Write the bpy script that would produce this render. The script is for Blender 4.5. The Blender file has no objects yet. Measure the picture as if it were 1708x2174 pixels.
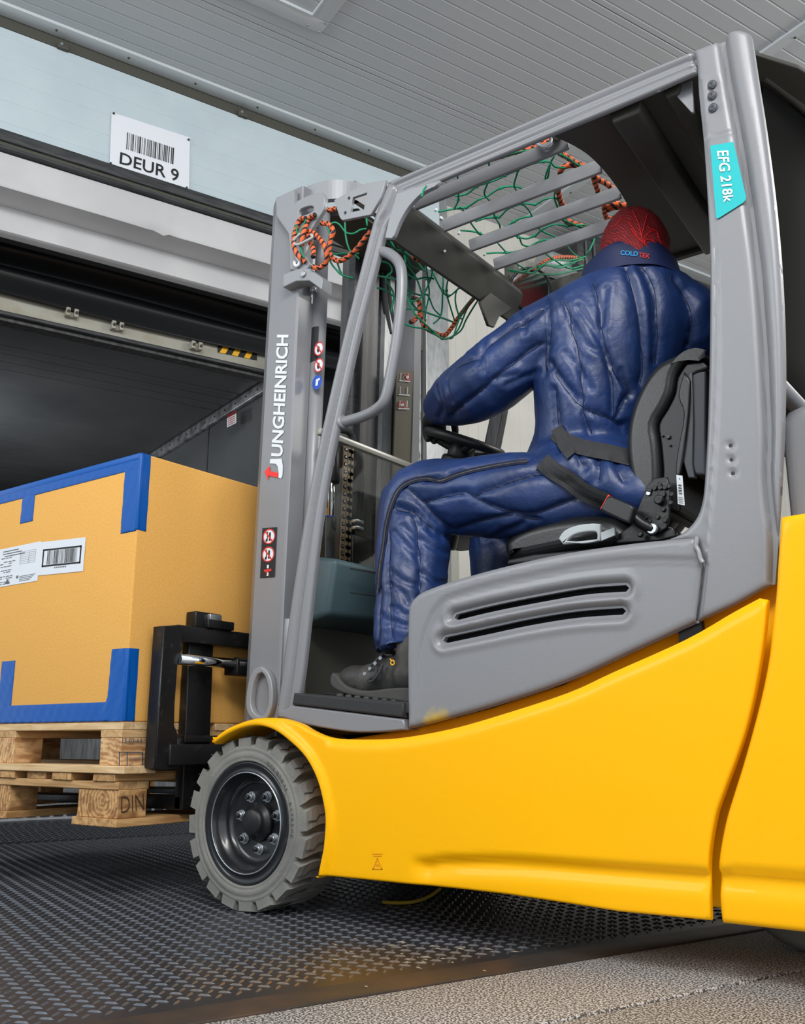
import bpy, bmesh, math, random
import numpy as np
from mathutils import Vector, Matrix
from mathutils.geometry import delaunay_2d_cdt
from mathutils.bvhtree import BVHTree
from mathutils.kdtree import KDTree
random.seed(7)
SC = bpy.context.scene
COL = SC.collection

# ---------------------------------------------------------------- camera
PITCH = math.radians(13.66); YAW = math.radians(36.4)
CAM = np.array([1.935, -1.902, .444]); FPX = 2000.0
RV = np.array([math.cos(YAW), math.sin(YAW), 0]); HV = np.array([-math.sin(YAW), math.cos(YAW), 0]); ZV = np.array([0, 0, 1.])
FV = HV*math.cos(PITCH)+ZV*math.sin(PITCH); UV = -HV*math.sin(PITCH)+ZV*math.cos(PITCH)
cd = bpy.data.cameras.new('camera'); cam = bpy.data.objects.new('camera', cd); COL.objects.link(cam)
cd.sensor_fit = 'VERTICAL'; cd.sensor_height = 36; cd.lens = FPX/2174*36; cd.clip_start = .02; cd.clip_end = 100
cam.location = CAM; cam.rotation_euler = (math.radians(90)+PITCH, 0, YAW)
SC.camera = cam

# ---------------------------------------------------------------- light
SC.view_settings.view_transform = 'Standard'; SC.view_settings.look = 'None'
SC.view_settings.gamma = 1; SC.view_settings.use_curve_mapping = False
SC.view_settings.exposure = 1.0
wd = bpy.data.worlds.new('hall_ambient'); SC.world = wd; wd.use_nodes = True
bg = wd.node_tree.nodes['Background']; bg.inputs[0].default_value = (.86, .93, 1, 1); bg.inputs[1].default_value = .66
_DA = math.radians(20.8); WV_ = np.array([math.sin(_DA), math.cos(_DA), 0]); NV_ = np.array([-math.cos(_DA), math.sin(_DA), 0])
def area(name, loc, target, sx, sy, power, color=(1, 1, 1)):
    l = bpy.data.lights.new(name, 'AREA'); l.shape = 'RECTANGLE'; l.size = sx; l.size_y = sy; l.energy = power; l.color = color
    o = bpy.data.objects.new(name, l); COL.objects.link(o); o.location = loc
    o.rotation_euler = (Vector(target)-Vector(loc)).to_track_quat('-Z', 'Y').to_euler(); return o
area('ceiling_luminaire', (2.6, -2.6, 3.7), (.4, .2, .9), 2.6, 1.0, 85, (1, .98, .95))
area('hall_daylight', (-1.6, -4.4, 3.3), (-.3, .6, 1.1), 2.6, 2.2, 62, (.95, .98, 1))
area('far_luminaire', (3.2, 3.4, 3.6), (.6, 1.6, 1.4), 1.8, 1.0, 40, (1, .97, .92))
area('trailer_fill', tuple(WV_*-1.12+NV_*4.2+np.array([0, 0, 1.9])), tuple(WV_*.5+NV_*5.2+np.array([0, 0, 2.6])), .9, .5, 14, (.96, .98, 1))  # added fill light that brightens the trailer's interior

# ---------------------------------------------------------------- frames
DA = math.radians(20.8)
WV = np.array([math.sin(DA), math.cos(DA), 0]); NV = np.array([-math.cos(DA), math.sin(DA), 0])
def dk(a, s, z): return tuple(WV*a+NV*s+ZV*z)
def at(px, py, ax, val):
    """point at which the sight line of a photo pixel meets a real plane (x, y, z in truck axes, s = depth into the dock)"""
    r = RV*(px-854)+UV*(1087-py)+FV*FPX
    n = {'x': np.array([1., 0, 0]), 'y': np.array([0, 1., 0]), 'z': ZV, 's': NV, 'a': WV}[ax]
    t = (val-n@CAM)/(n@r); return CAM+r*t
def PX(L, ax, val): return [at(p[0], p[1], ax, val) for p in L]
def crop(L, sc, ox, oy): return [(p[0]/sc+ox, p[1]/sc+oy) for p in L]

# ---------------------------------------------------------------- materials
def lin(c):
    c = [x/255 for x in c]; return [x/12.92 if x <= .04045 else ((x+.055)/1.055)**2.4 for x in c]
MATS = {}
def M(name, col, rough=.5, metal=0, bump=0, bscale=80, col2=None, vscale=4, thr=(.4, .6), coat=0, spec=.5, **k):
    m = bpy.data.materials.new(name); m.use_nodes = True; nt = m.node_tree; b = nt.nodes['Principled BSDF']
    c = lin(col)+[1]; b.inputs['Base Color'].default_value = c; b.inputs['Roughness'].default_value = rough
    b.inputs['Metallic'].default_value = metal; b.inputs['Coat Weight'].default_value = coat
    b.inputs['Specular IOR Level'].default_value = spec
    tc = nt.nodes.new('ShaderNodeTexCoord')
    if col2:
        n = nt.nodes.new('ShaderNodeTexNoise'); n.inputs['Scale'].default_value = vscale; n.inputs['Detail'].default_value = 6
        mp = nt.nodes.new('ShaderNodeMapping'); mp.inputs['Scale'].default_value = k.get('stretch', (1, 1, 1))
        nt.links.new(tc.outputs['Object'], mp.inputs[0]); nt.links.new(mp.outputs[0], n.inputs[0])
        r = nt.nodes.new('ShaderNodeValToRGB'); r.color_ramp.elements[0].position = thr[0]; r.color_ramp.elements[1].position = thr[1]
        r.color_ramp.elements[0].color = c; r.color_ramp.elements[1].color = lin(col2)+[1]
        nt.links.new(n.outputs[0], r.inputs[0]); nt.links.new(r.outputs[0], b.inputs['Base Color'])
    if bump:
        n2 = nt.nodes.new('ShaderNodeTexNoise'); n2.inputs['Scale'].default_value = bscale; n2.inputs['Detail'].default_value = 4
        mp2 = nt.nodes.new('ShaderNodeMapping'); mp2.inputs['Scale'].default_value = k.get('bstretch', (1, 1, 1))
        nt.links.new(tc.outputs['Object'], mp2.inputs[0]); nt.links.new(mp2.outputs[0], n2.inputs[0])
        bp = nt.nodes.new('ShaderNodeBump'); bp.inputs['Strength'].default_value = bump; bp.inputs['Distance'].default_value = .002
        nt.links.new(n2.outputs[0], bp.inputs['Height']); nt.links.new(bp.outputs[0], b.inputs['Normal'])
    MATS[name] = m; return m
yellow = M('yellow_paint', (255, 184, 0), .4, bump=.1, bscale=25, coat=.12, spec=.2)
grey = M('grey_truck_paint', (133, 134, 138), .42, metal=.15, bump=.12, bscale=500, coat=.1)
greyL = M('light_grey_paint', (148, 150, 154), .4, metal=.15)
canopy = M('dark_olive_paint', (64, 63, 57), .55)
black = M('black_plastic', (26, 27, 29), .42)
blackM = M('black_steel', (30, 30, 31), .35, metal=.3, col2=(62, 60, 55), vscale=30, thr=(.6, .78), bump=.3, bscale=60)
rubberM = M('grey_rubber', (112, 112, 108), .85, bump=.6, bscale=90, col2=(140, 138, 130), vscale=9, thr=(.35, .75))
rubberB = M('black_rubber', (42, 43, 45), .75, bump=.3, bscale=70)
darkgap = None
rimM = M('rim_black_paint', (26, 27, 30), .3, col2=(75, 74, 70), vscale=14, thr=(.66, .78), coat=.3)
zinc = M('zinc_nut', (185, 190, 195), .3, metal=.8)
chrome = M('chrome', (225, 228, 230), .08, metal=1)
steelM = M('worn_steel', (84, 83, 84), .45, metal=.4, col2=(60, 60, 61), vscale=6, stretch=(6, 6, .3), thr=(.35, .65), bump=.3, bscale=40, bstretch=(8, 8, .4))
galv = M('galvanised_steel', (150, 154, 156), .45, metal=.35, col2=(172, 175, 176), vscale=25, stretch=(2, 2, .6), thr=(.35, .65))
consoleM = M('petrol_grey_plastic', (62, 84, 90), .5, bump=.3, bscale=300)
seatM = M('black_vinyl', (22, 23, 24), .33, bump=.12, bscale=160)
beltM = M('belt_webbing', (50, 50, 52), .8, bump=.8, bscale=400)
suitM = M('navy_padded_nylon', (20, 43, 88), .44, bump=.5, bscale=90, col2=(26, 52, 104), vscale=7, spec=.6)
collarM = M('navy_collar_cloth', (18, 32, 76), .6, bump=.3, bscale=60)
stitchM = M('dark_navy_thread_shade', (12, 18, 44), .8)  # seam thread and zip tape; dark tone also carries the seams' shade
skinM = M('skin', (205, 150, 125), .5, bump=.2, bscale=60)
hairM = M('dark_hair', (60, 38, 36), .8, bump=1, bscale=60)
gloveM = M('black_knit_glove', (38, 38, 40), .9, bump=1, bscale=260)
bootM = M('black_worn_leather', (44, 43, 42), .6, col2=(92, 88, 82), vscale=14, thr=(.5, .8), bump=.6, bscale=60)
soleM = M('dark_grey_sole', (66, 65, 63), .8, bump=.4, bscale=70)
cardM = M('corrugated_cardboard', (226, 168, 86), .8, bump=.12, bscale=300, col2=(232, 176, 95), vscale=160, spec=.2)
tapeM = M('blue_tape', (0, 84, 168), .36, bump=.4, bscale=30, spec=.35)
paperM = M('white_label', (222, 226, 232), .6)
inkM = M('black_ink', (28, 28, 30), .7)
inkG = M('grey_print', (110, 112, 116), .7)
redI = M('red_print', (214, 44, 38), .6)
redB = M('bright_red_print', (250, 50, 45), .6)
whiteI = M('white_print', (225, 230, 234), .6)
tealI = M('turquoise_film', (0, 178, 182), .45)
blueI = M('blue_print', (30, 84, 190), .6)
cyanI = M('light_blue_thread', (40, 150, 215), .7)
yelI = M('yellow_print', (238, 178, 20), .6)
wallM = M('white_blue_panel', (182, 196, 202), .5, col2=(188, 202, 207), vscale=3, bump=.1, bscale=20)
lintM = M('off_white_fascia', (190, 190, 192), .5, col2=(198, 198, 199), vscale=3)
linG = M('beige_grey_soffit', (150, 148, 143), .6)
ceilM = M('grey_white_ceiling_sheet', (192, 196, 200), .5, bump=.1, bscale=30, col2=(194, 197, 200), vscale=2)
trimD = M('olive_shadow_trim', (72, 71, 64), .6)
trimL = M('pale_trim', (196, 202, 206), .5)
gaskM = M('black_gasket', (40, 42, 44), .5, col2=(62, 64, 66), vscale=8, stretch=(1, 1, 8))
curtM = M('black_curtain_rubber', (21, 24, 27), .5, bump=.6, bscale=8)
creamM = M('cream_sheet', (196, 194, 186), .55, col2=(203, 201, 194), vscale=3)
trailM = M('grey_trailer_lining', (92, 95, 96), .45, col2=(76, 79, 81), vscale=1.6, stretch=(1, 1, 1), thr=(.35, .7))
headM = M('dirty_white_beam', (166, 164, 152), .6, col2=(140, 132, 105), vscale=5, thr=(.5, .8), bump=.3, bscale=30)
aluM = M('aluminium', (175, 178, 180), .35, metal=.6, col2=(120, 122, 124), vscale=12)
plateM = M('dark_tread_steel', (58, 60, 64), .34, metal=.55, bump=.5, bscale=60, spec=.6)
lugM = M('lighter_tread_lug', (84, 87, 92), .3, metal=.6)  # lighter than the plate, for the lugs' streak highlights
rustM = M('rusty_steel', (66, 61, 58), .5, metal=.4, col2=(98, 76, 60), vscale=5, thr=(.45, .7), bump=.4, bscale=50)
greenR = M('green_cord', (0, 138, 98), .55, bump=.6, bscale=400)
mats_over = None

def ropemat():
    m = bpy.data.materials.new('orange_black_braid'); m.use_nodes = True; nt = m.node_tree; b = nt.nodes['Principled BSDF']; b.inputs['Roughness'].default_value = .65
    uv = nt.nodes.new('ShaderNodeUVMap'); w = nt.nodes.new('ShaderNodeTexWave'); w.inputs['Scale'].default_value = .13
    mp = nt.nodes.new('ShaderNodeMapping'); mp.inputs['Rotation'].default_value = (0, 0, .6)
    w.inputs['Distortion'].default_value = .8
    r = nt.nodes.new('ShaderNodeValToRGB'); r.color_ramp.interpolation = 'CONSTANT'
    r.color_ramp.elements[0].color = lin((28, 26, 28))+[1]; r.color_ramp.elements[1].position = .30; r.color_ramp.elements[1].color = lin((226, 104, 54))+[1]
    nt.links.new(uv.outputs[0], mp.inputs[0]); nt.links.new(mp.outputs[0], w.inputs[0]); nt.links.new(w.outputs['Fac'], r.inputs[0]); nt.links.new(r.outputs[0], b.inputs['Base Color'])
    return m
ropeM = ropemat()
def woodmat(name, c1, c2, sc, rings=False):
    m = bpy.data.materials.new(name); m.use_nodes = True; nt = m.node_tree; b = nt.nodes['Principled BSDF']; b.inputs['Roughness'].default_value = .75
    tc = nt.nodes.new('ShaderNodeTexCoord'); mp = nt.nodes.new('ShaderNodeMapping'); mp.inputs['Scale'].default_value = sc
    w = nt.nodes.new('ShaderNodeTexNoise'); w.inputs['Scale'].default_value = 9; w.inputs['Detail'].default_value = 8; w.inputs['Distortion'].default_value = .8
    r = nt.nodes.new('ShaderNodeValToRGB'); r.color_ramp.elements[0].position = .35; r.color_ramp.elements[1].position = .65
    r.color_ramp.elements[0].color = lin(c1)+[1]; r.color_ramp.elements[1].color = lin(c2)+[1]
    bp = nt.nodes.new('ShaderNodeBump'); bp.inputs['Strength'].default_value = .5; bp.inputs['Distance'].default_value = .002
    if rings:
        v = nt.nodes.new('ShaderNodeTexWave'); v.wave_type = 'RINGS'; v.rings_direction = 'Y'; v.inputs['Scale'].default_value = 22; v.inputs['Distortion'].default_value = 5; v.inputs['Detail'].default_value = 2; v.inputs['Detail Scale'].default_value = 1.2
        mr_ = nt.nodes.new('ShaderNodeMapping'); mr_.inputs['Location'].default_value = (.42, .1, -.28); mx = nt.nodes.new('ShaderNodeMath'); mx.operation = 'MULTIPLY_ADD'; mx.inputs[1].default_value = .2
        ms = nt.nodes.new('ShaderNodeMath'); ms.operation = 'SUBTRACT'; ms.inputs[1].default_value = .1
        nt.links.new(tc.outputs['Object'], mr_.inputs[0]); nt.links.new(mr_.outputs[0], v.inputs[0]); nt.links.new(v.outputs['Fac'], mx.inputs[0]); nt.links.new(w.outputs[0], ms.inputs[0]); nt.links.new(ms.outputs[0], mx.inputs[2]); src = mx.outputs[0]
    else: src = w.outputs[0]
    nt.links.new(tc.outputs['Object'], mp.inputs[0]); nt.links.new(mp.outputs[0], w.inputs[0]); nt.links.new(src, r.inputs[0]); nt.links.new(r.outputs[0], b.inputs['Base Color'])
    nt.links.new(w.outputs[0], bp.inputs['Height']); nt.links.new(bp.outputs[0], b.inputs['Normal']); return m
woodX = woodmat('pale_pine_along', (196, 160, 112), (222, 192, 148), (.6, 6, 6))
woodY = woodmat('pale_pine_across', (180, 138, 88), (212, 176, 126), (6, .6, 6))
woodE = woodmat('pine_block', (168, 120, 74), (222, 182, 132), (5, 1.2, 5), True)
woodE2 = woodmat('brown_pine_block', (138, 96, 54), (204, 160, 106), (5, 1.2, 5), True)
woodX2 = woodmat('brown_pine_along', (160, 120, 74), (206, 166, 114), (.6, 6, 6))
woodY2 = woodmat('brown_pine_across', (150, 108, 62), (204, 162, 108), (6, .6, 6))
def glassmat():
    m = bpy.data.materials.new('clear_screen'); m.use_nodes = True; nt = m.node_tree; nt.nodes.clear()
    o = nt.nodes.new('ShaderNodeOutputMaterial'); t = nt.nodes.new('ShaderNodeBsdfTransparent'); g = nt.nodes.new('ShaderNodeBsdfGlossy'); g.inputs['Roughness'].default_value = .03
    x = nt.nodes.new('ShaderNodeMixShader'); x.inputs[0].default_value = .1; t.inputs[0].default_value = (.86, .86, .84, 1)
    nt.links.new(t.outputs[0], x.inputs[1]); nt.links.new(g.outputs[0], x.inputs[2]); nt.links.new(x.outputs[0], o.inputs[0]); return m
glassM = glassmat()
def netmat():
    m = bpy.data.materials.new('red_hair_net'); m.use_nodes = True; nt = m.node_tree; b = nt.nodes['Principled BSDF']
    b.inputs['Roughness'].default_value = .7
    tc = nt.nodes.new('ShaderNodeTexCoord'); w = nt.nodes.new('ShaderNodeTexWave'); w.bands_direction = 'DIAGONAL'; w.inputs['Scale'].default_value = 55; w.inputs['Distortion'].default_value = 9; w.inputs['Detail'].default_value = 3
    r = nt.nodes.new('ShaderNodeValToRGB'); r.color_ramp.elements[0].color = lin((112, 20, 26))+[1]; r.color_ramp.elements[1].color = lin((180, 34, 38))+[1]; r.color_ramp.elements[0].position = .35; r.color_ramp.elements[1].position = .95
    nt.links.new(tc.outputs['Object'], w.inputs[0]); nt.links.new(w.outputs['Fac'], r.inputs[0]); nt.links.new(r.outputs[0], b.inputs['Base Color'])
    bp = nt.nodes.new('ShaderNodeBump'); bp.inputs['Strength'].default_value = .5; bp.inputs['Distance'].default_value = .002
    nt.links.new(w.outputs['Fac'], bp.inputs['Height']); nt.links.new(bp.outputs[0], b.inputs['Normal']); return m
hnetM = netmat()
def concmat():
    m = bpy.data.materials.new('speckled_concrete'); m.use_nodes = True; nt = m.node_tree; b = nt.nodes['Principled BSDF']; b.inputs['Roughness'].default_value = .55
    tc = nt.nodes.new('ShaderNodeTexCoord'); v = nt.nodes.new('ShaderNodeTexVoronoi'); v.inputs['Scale'].default_value = 150
    n = nt.nodes.new('ShaderNodeTexNoise'); n.inputs['Scale'].default_value = 230; n.inputs['Detail'].default_value = 3
    r = nt.nodes.new('ShaderNodeValToRGB'); r.color_ramp.elements[0].color = lin((74, 69, 65))+[1]; r.color_ramp.elements[1].color = lin((196, 193, 190))+[1]; r.color_ramp.elements[0].position = .47; r.color_ramp.elements[1].position = .56
    nt.links.new(tc.outputs['Object'], n.inputs[0]); nt.links.new(n.outputs[0], r.inputs[0]); nt.links.new(r.outputs[0], b.inputs['Base Color'])
    bp = nt.nodes.new('ShaderNodeBump'); bp.inputs['Strength'].default_value = .25; bp.inputs['Distance'].default_value = .002
    nt.links.new(n.outputs[0], bp.inputs['Height']); nt.links.new(bp.outputs[0], b.inputs['Normal']); return m
concM = concmat()
# tread plate: rust-brown worn patch close to the edge
def platemat(base, rust, name):
    m = bpy.data.materials.new(name); m.use_nodes = True; nt = m.node_tree; b = nt.nodes['Principled BSDF']
    b.inputs['Roughness'].default_value = .38; b.inputs['Metallic'].default_value = .5
    g = nt.nodes.new('ShaderNodeNewGeometry'); d = nt.nodes.new('ShaderNodeVectorMath'); d.operation = 'DISTANCE'; d.inputs[1].default_value = tuple(at(760, 2080, 'z', 0))
    n = nt.nodes.new('ShaderNodeTexNoise'); n.inputs['Scale'].default_value = 3.2; n.inputs['Detail'].default_value = 5
    a = nt.nodes.new('ShaderNodeMath'); a.operation = 'MULTIPLY_ADD'; a.inputs[1].default_value = .7
    r = nt.nodes.new('ShaderNodeValToRGB'); r.color_ramp.elements[0].position = .45; r.color_ramp.elements[1].position = .75
    r.color_ramp.elements[0].color = lin(rust)+[1]; r.color_ramp.elements[1].color = lin(base)+[1]
    nt.links.new(g.outputs['Position'], d.inputs[0]); nt.links.new(g.outputs['Position'], n.inputs[0])
    nt.links.new(n.outputs[0], a.inputs[0]); nt.links.new(d.outputs['Value'], a.inputs[2]); nt.links.new(a.outputs[0], r.inputs[0]); nt.links.new(r.outputs[0], b.inputs['Base Color'])
    n3 = nt.nodes.new('ShaderNodeTexNoise'); n3.inputs['Scale'].default_value = 60; bp = nt.nodes.new('ShaderNodeBump'); bp.inputs['Strength'].default_value = .35; bp.inputs['Distance'].default_value = .002
    nt.links.new(g.outputs['Position'], n3.inputs[0]); nt.links.new(n3.outputs[0], bp.inputs['Height']); nt.links.new(bp.outputs[0], b.inputs['Normal'])
    return m
plateM = platemat((62, 64, 70), (76, 67, 59), 'dark_tread_steel'); lugM = platemat((104, 108, 115), (128, 112, 96), 'highlit_tread_lug')  # lug steel made lighter, its streak highlights put into the colour

# ---------------------------------------------------------------- object helpers
def link(name, me, mat, parent=None, smooth=False, **tags):
    o = bpy.data.objects.new(name, me); COL.objects.link(o)
    if mat is not None:
        for mm in (mat if isinstance(mat, (list, tuple)) else [mat]): me.materials.append(mm)
    if parent is not None:
        o.parent = parent
        if parent.type == 'EMPTY': o.matrix_parent_inverse = Matrix.Translation(-parent.location)
    if smooth: me.polygons.foreach_set('use_smooth', [True]*len(me.polygons))
    for k, v in tags.items(): o[k] = v
    return o
def thing(name, label, cat, loc=(0, 0, 0), group=None):
    o = bpy.data.objects.new(name, None); COL.objects.link(o); o.location = loc; o.empty_display_size = .1
    o['label'] = label; o['category'] = cat
    if group: o['group'] = group
    bpy.context.view_layer.update()
    return o
def reparent(o, p):
    o.parent = p; o.matrix_parent_inverse = Matrix.Translation(-p.location) if p.type == 'EMPTY' else Matrix.Identity(4)
def mk(name, vs, fs, mat, parent=None, smooth=False, **tags):
    me = bpy.data.meshes.new(name); me.from_pydata([tuple(map(float, v)) for v in vs], [], fs); me.update()
    bm = bmesh.new(); bm.from_mesh(me); bmesh.ops.recalc_face_normals(bm, faces=bm.faces); bm.to_mesh(me); bm.free()
    return link(name, me, mat, parent, smooth, **tags)
BF = [(0, 1, 2, 3), (4, 7, 6, 5), (0, 4, 5, 1), (1, 5, 6, 2), (2, 6, 7, 3), (3, 7, 4, 0)]
def hexa(name, c8, mat, parent=None, bev=0, seg=2, **tags):
    """box from 8 corners: four of one end then four of the other"""
    me = bpy.data.meshes.new(name); me.from_pydata([tuple(map(float, v)) for v in c8], [], BF); me.update()
    bm = bmesh.new(); bm.from_mesh(me); bmesh.ops.recalc_face_normals(bm, faces=bm.faces)
    if bev: bmesh.ops.bevel(bm, geom=bm.edges[:], offset=bev, segments=seg, affect='EDGES', profile=.5)
    bm.to_mesh(me); bm.free(); return link(name, me, mat, parent, bev > 0 and seg > 1, **tags)
def box(name, x0, x1, y0, y1, z0, z1, mat, parent=None, bev=0, seg=2, **tags):
    return hexa(name, [(x0, y0, z0), (x1, y0, z0), (x1, y1, z0), (x0, y1, z0), (x0, y0, z1), (x1, y0, z1), (x1, y1, z1), (x0, y1, z1)], mat, parent, bev, seg, **tags)
def dbox(name, a0, a1, s0, s1, z0, z1, mat, parent=None, bev=0, **tags):
    return hexa(name, [dk(a0, s0, z0), dk(a1, s0, z0), dk(a1, s1, z0), dk(a0, s1, z0), dk(a0, s0, z1), dk(a1, s0, z1), dk(a1, s1, z1), dk(a0, s1, z1)], mat, parent, bev, **tags)
def catmull(P, n=6, closed=False):
    P = [np.array(p, float) for p in P]; out = []; N = len(P)
    if N < 3: return P
    for i in range(N if closed else N-1):
        if closed: a, b, c, d = P[(i-1) % N], P[i], P[(i+1) % N], P[(i+2) % N]
        else: a, b, c, d = P[max(i-1, 0)], P[i], P[i+1], P[min(i+2, N-1)]
        for k in range(n):
            t = k/n; out.append(.5*((2*b)+(-a+c)*t+(2*a-5*b+4*c-d)*t*t+(-a+3*b-3*c+d)*t**3))
    if not closed: out.append(P[-1])
    return out
def tube_data(P, r, seg=8, closed=False, vs=None, fs=None, uvs=None, rr=None, prof=None):
    """sweep of a round (or given) profile along points"""
    vs = [] if vs is None else vs; fs = [] if fs is None else fs; uvs = [] if uvs is None else uvs
    P = [np.array(p, float) for p in P]; N = len(P); b0 = len(vs); nrm = None; L = 0; lens = []
    for i, p in enumerate(P):
        t = (P[(i+1) % N]-P[i-1]) if closed else (P[min(i+1, N-1)]-P[max(i-1, 0)])
        t = t/(np.linalg.norm(t)+1e-12)
        if nrm is None:
            nrm = np.cross(t, [0, 0, 1.]) if abs(t[2]) < .9 else np.cross(t, [1., 0, 0])
        nrm = nrm-t*(nrm@t); nrm /= np.linalg.norm(nrm)+1e-12; bn = np.cross(t, nrm)
        R = r if rr is None else rr[i]
        for k in range(seg):
            if prof: u, v = prof[k]; vs.append(p+nrm*u+bn*v)
            else:
                q = 2*math.pi*k/seg; vs.append(p+(nrm*math.cos(q)+bn*math.sin(q))*R)
        if i: L += np.linalg.norm(p-P[i-1])
        lens.append(L)
    M_ = N if closed else N-1
    for i in range(M_):
        j = (i+1) % N
        for k in range(seg):
            k2 = (k+1) % seg; fs.append((b0+i*seg+k, b0+i*seg+k2, b0+j*seg+k2, b0+j*seg+k))
            l0, l1 = lens[i]/r, (lens[j] if j else L+.01)/r; uvs += [(l0, k/seg*6.28), (l0, (k+1)/seg*6.28), (l1, (k+1)/seg*6.28), (l1, k/seg*6.28)]
    if not closed:
        fs.append(tuple(b0+k for k in range(seg))[::-1]); fs.append(tuple(b0+(N-1)*seg+k for k in range(seg))); uvs += [(0, 0)]*(2*seg)
    return vs, fs, uvs
def tubes(name, lines, r, mat, parent=None, seg=8, sub=5, closed=False, rr=None, prof=None, **tags):
    vs, fs, uvs = [], [], []
    for P in lines: tube_data(catmull(P, sub, closed) if sub > 1 else P, r, seg, closed, vs, fs, uvs, rr, prof)
    me = bpy.data.meshes.new(name); me.from_pydata([tuple(map(float, v)) for v in vs], [], fs); uvl = me.uv_layers.new()
    uvl.data.foreach_set('uv', [c for q in uvs for c in q])
    return link(name, me, mat, parent, prof is None, **tags)
def cyl(name, p0, p1, r, mat, parent=None, seg=24, bev=0, r1=None, **tags):
    p0 = np.array(p0, float); p1 = np.array(p1, float)
    d = (p1-p0)/np.linalg.norm(p1-p0); r1 = r if r1 is None else r1
    if bev: P = [p0, p0+d*bev*.3, p0+d*bev, p1-d*bev, p1-d*bev*.3, p1]; rr = [r-bev, r-bev*.3, r, r1, r1-bev*.3, r1-bev]
    else: P = [p0, p1]; rr = [r, r1]
    vs, fs, _ = tube_data(P, r, seg, rr=rr)
    o = mk(name, vs, fs, mat, parent, False, **tags)
    for p in o.data.polygons: p.use_smooth = len(p.vertices) == 4
    return o
def lathe(name, prof, c, axis, mat, parent=None, seg=48, cap=True, **tags):
    """prof: (radius, offset along axis)"""
    c = np.array(c, float); ax = np.array(axis, float); ax /= np.linalg.norm(ax)
    u = np.cross(ax, [0, 0, 1.]) if abs(ax[2]) < .9 else np.cross(ax, [1., 0, 0]); u /= np.linalg.norm(u); v = np.cross(ax, u)
    vs, fs = [], []
    for r, h in prof:
        for k in range(seg): q = 2*math.pi*k/seg; vs.append(c+ax*h+(u*math.cos(q)+v*math.sin(q))*r)
    for i in range(len(prof)-1):
        for k in range(seg): k2 = (k+1) % seg; fs.append((i*seg+k, i*seg+k2, (i+1)*seg+k2, (i+1)*seg+k))
    if cap and prof[0][0] > 1e-4: fs.append(tuple(range(seg)))
    if cap and prof[-1][0] > 1e-4: fs.append(tuple((len(prof)-1)*seg+k for k in range(seg)))
    o = mk(name, vs, fs, mat, parent, False, **tags)
    for p in o.data.polygons: p.use_smooth = len(p.vertices) == 4
    return o
def inside(P, poly):
    P = np.asarray(P); poly = np.asarray(poly); x, y = P[:, 0], P[:, 1]; r = np.zeros(len(P), bool)
    x0, y0 = poly[:, 0], poly[:, 1]; x1, y1 = np.roll(x0, -1), np.roll(y0, -1)
    for a, b, c, d in zip(x0, y0, x1, y1):
        cnd = ((b > y) != (d > y)); xi = (c-a)*(y-b)/((d-b) if d != b else 1e-12)+a; r ^= cnd & (x < xi)
    return r
def sdist(P, line, closed=False):
    """distance of 2D points to a polyline"""
    P = np.asarray(P, float); L = np.asarray(line, float)
    A = L if closed else L[:-1]; B = np.roll(L, -1, 0) if closed else L[1:]; best = np.full(len(P), 1e9)
    for a, b in zip(A, B):
        ab = b-a; t = np.clip(((P-a)@ab)/(ab@ab+1e-12), 0, 1); best = np.minimum(best, np.linalg.norm(P-(a+t[:, None]*ab), axis=1))
    return best
def resample(L, step, closed=True):
    L = [np.array(p, float)[:2] for p in L]; out = []; N = len(L)
    for i in range(N if closed else N-1):
        a, b = L[i], L[(i+1) % N]; n = max(1, int(round(np.linalg.norm(b-a)/step)))
        for k in range(n): out.append(a+(b-a)*k/n)
    if not closed: out.append(L[-1])
    return out
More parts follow.
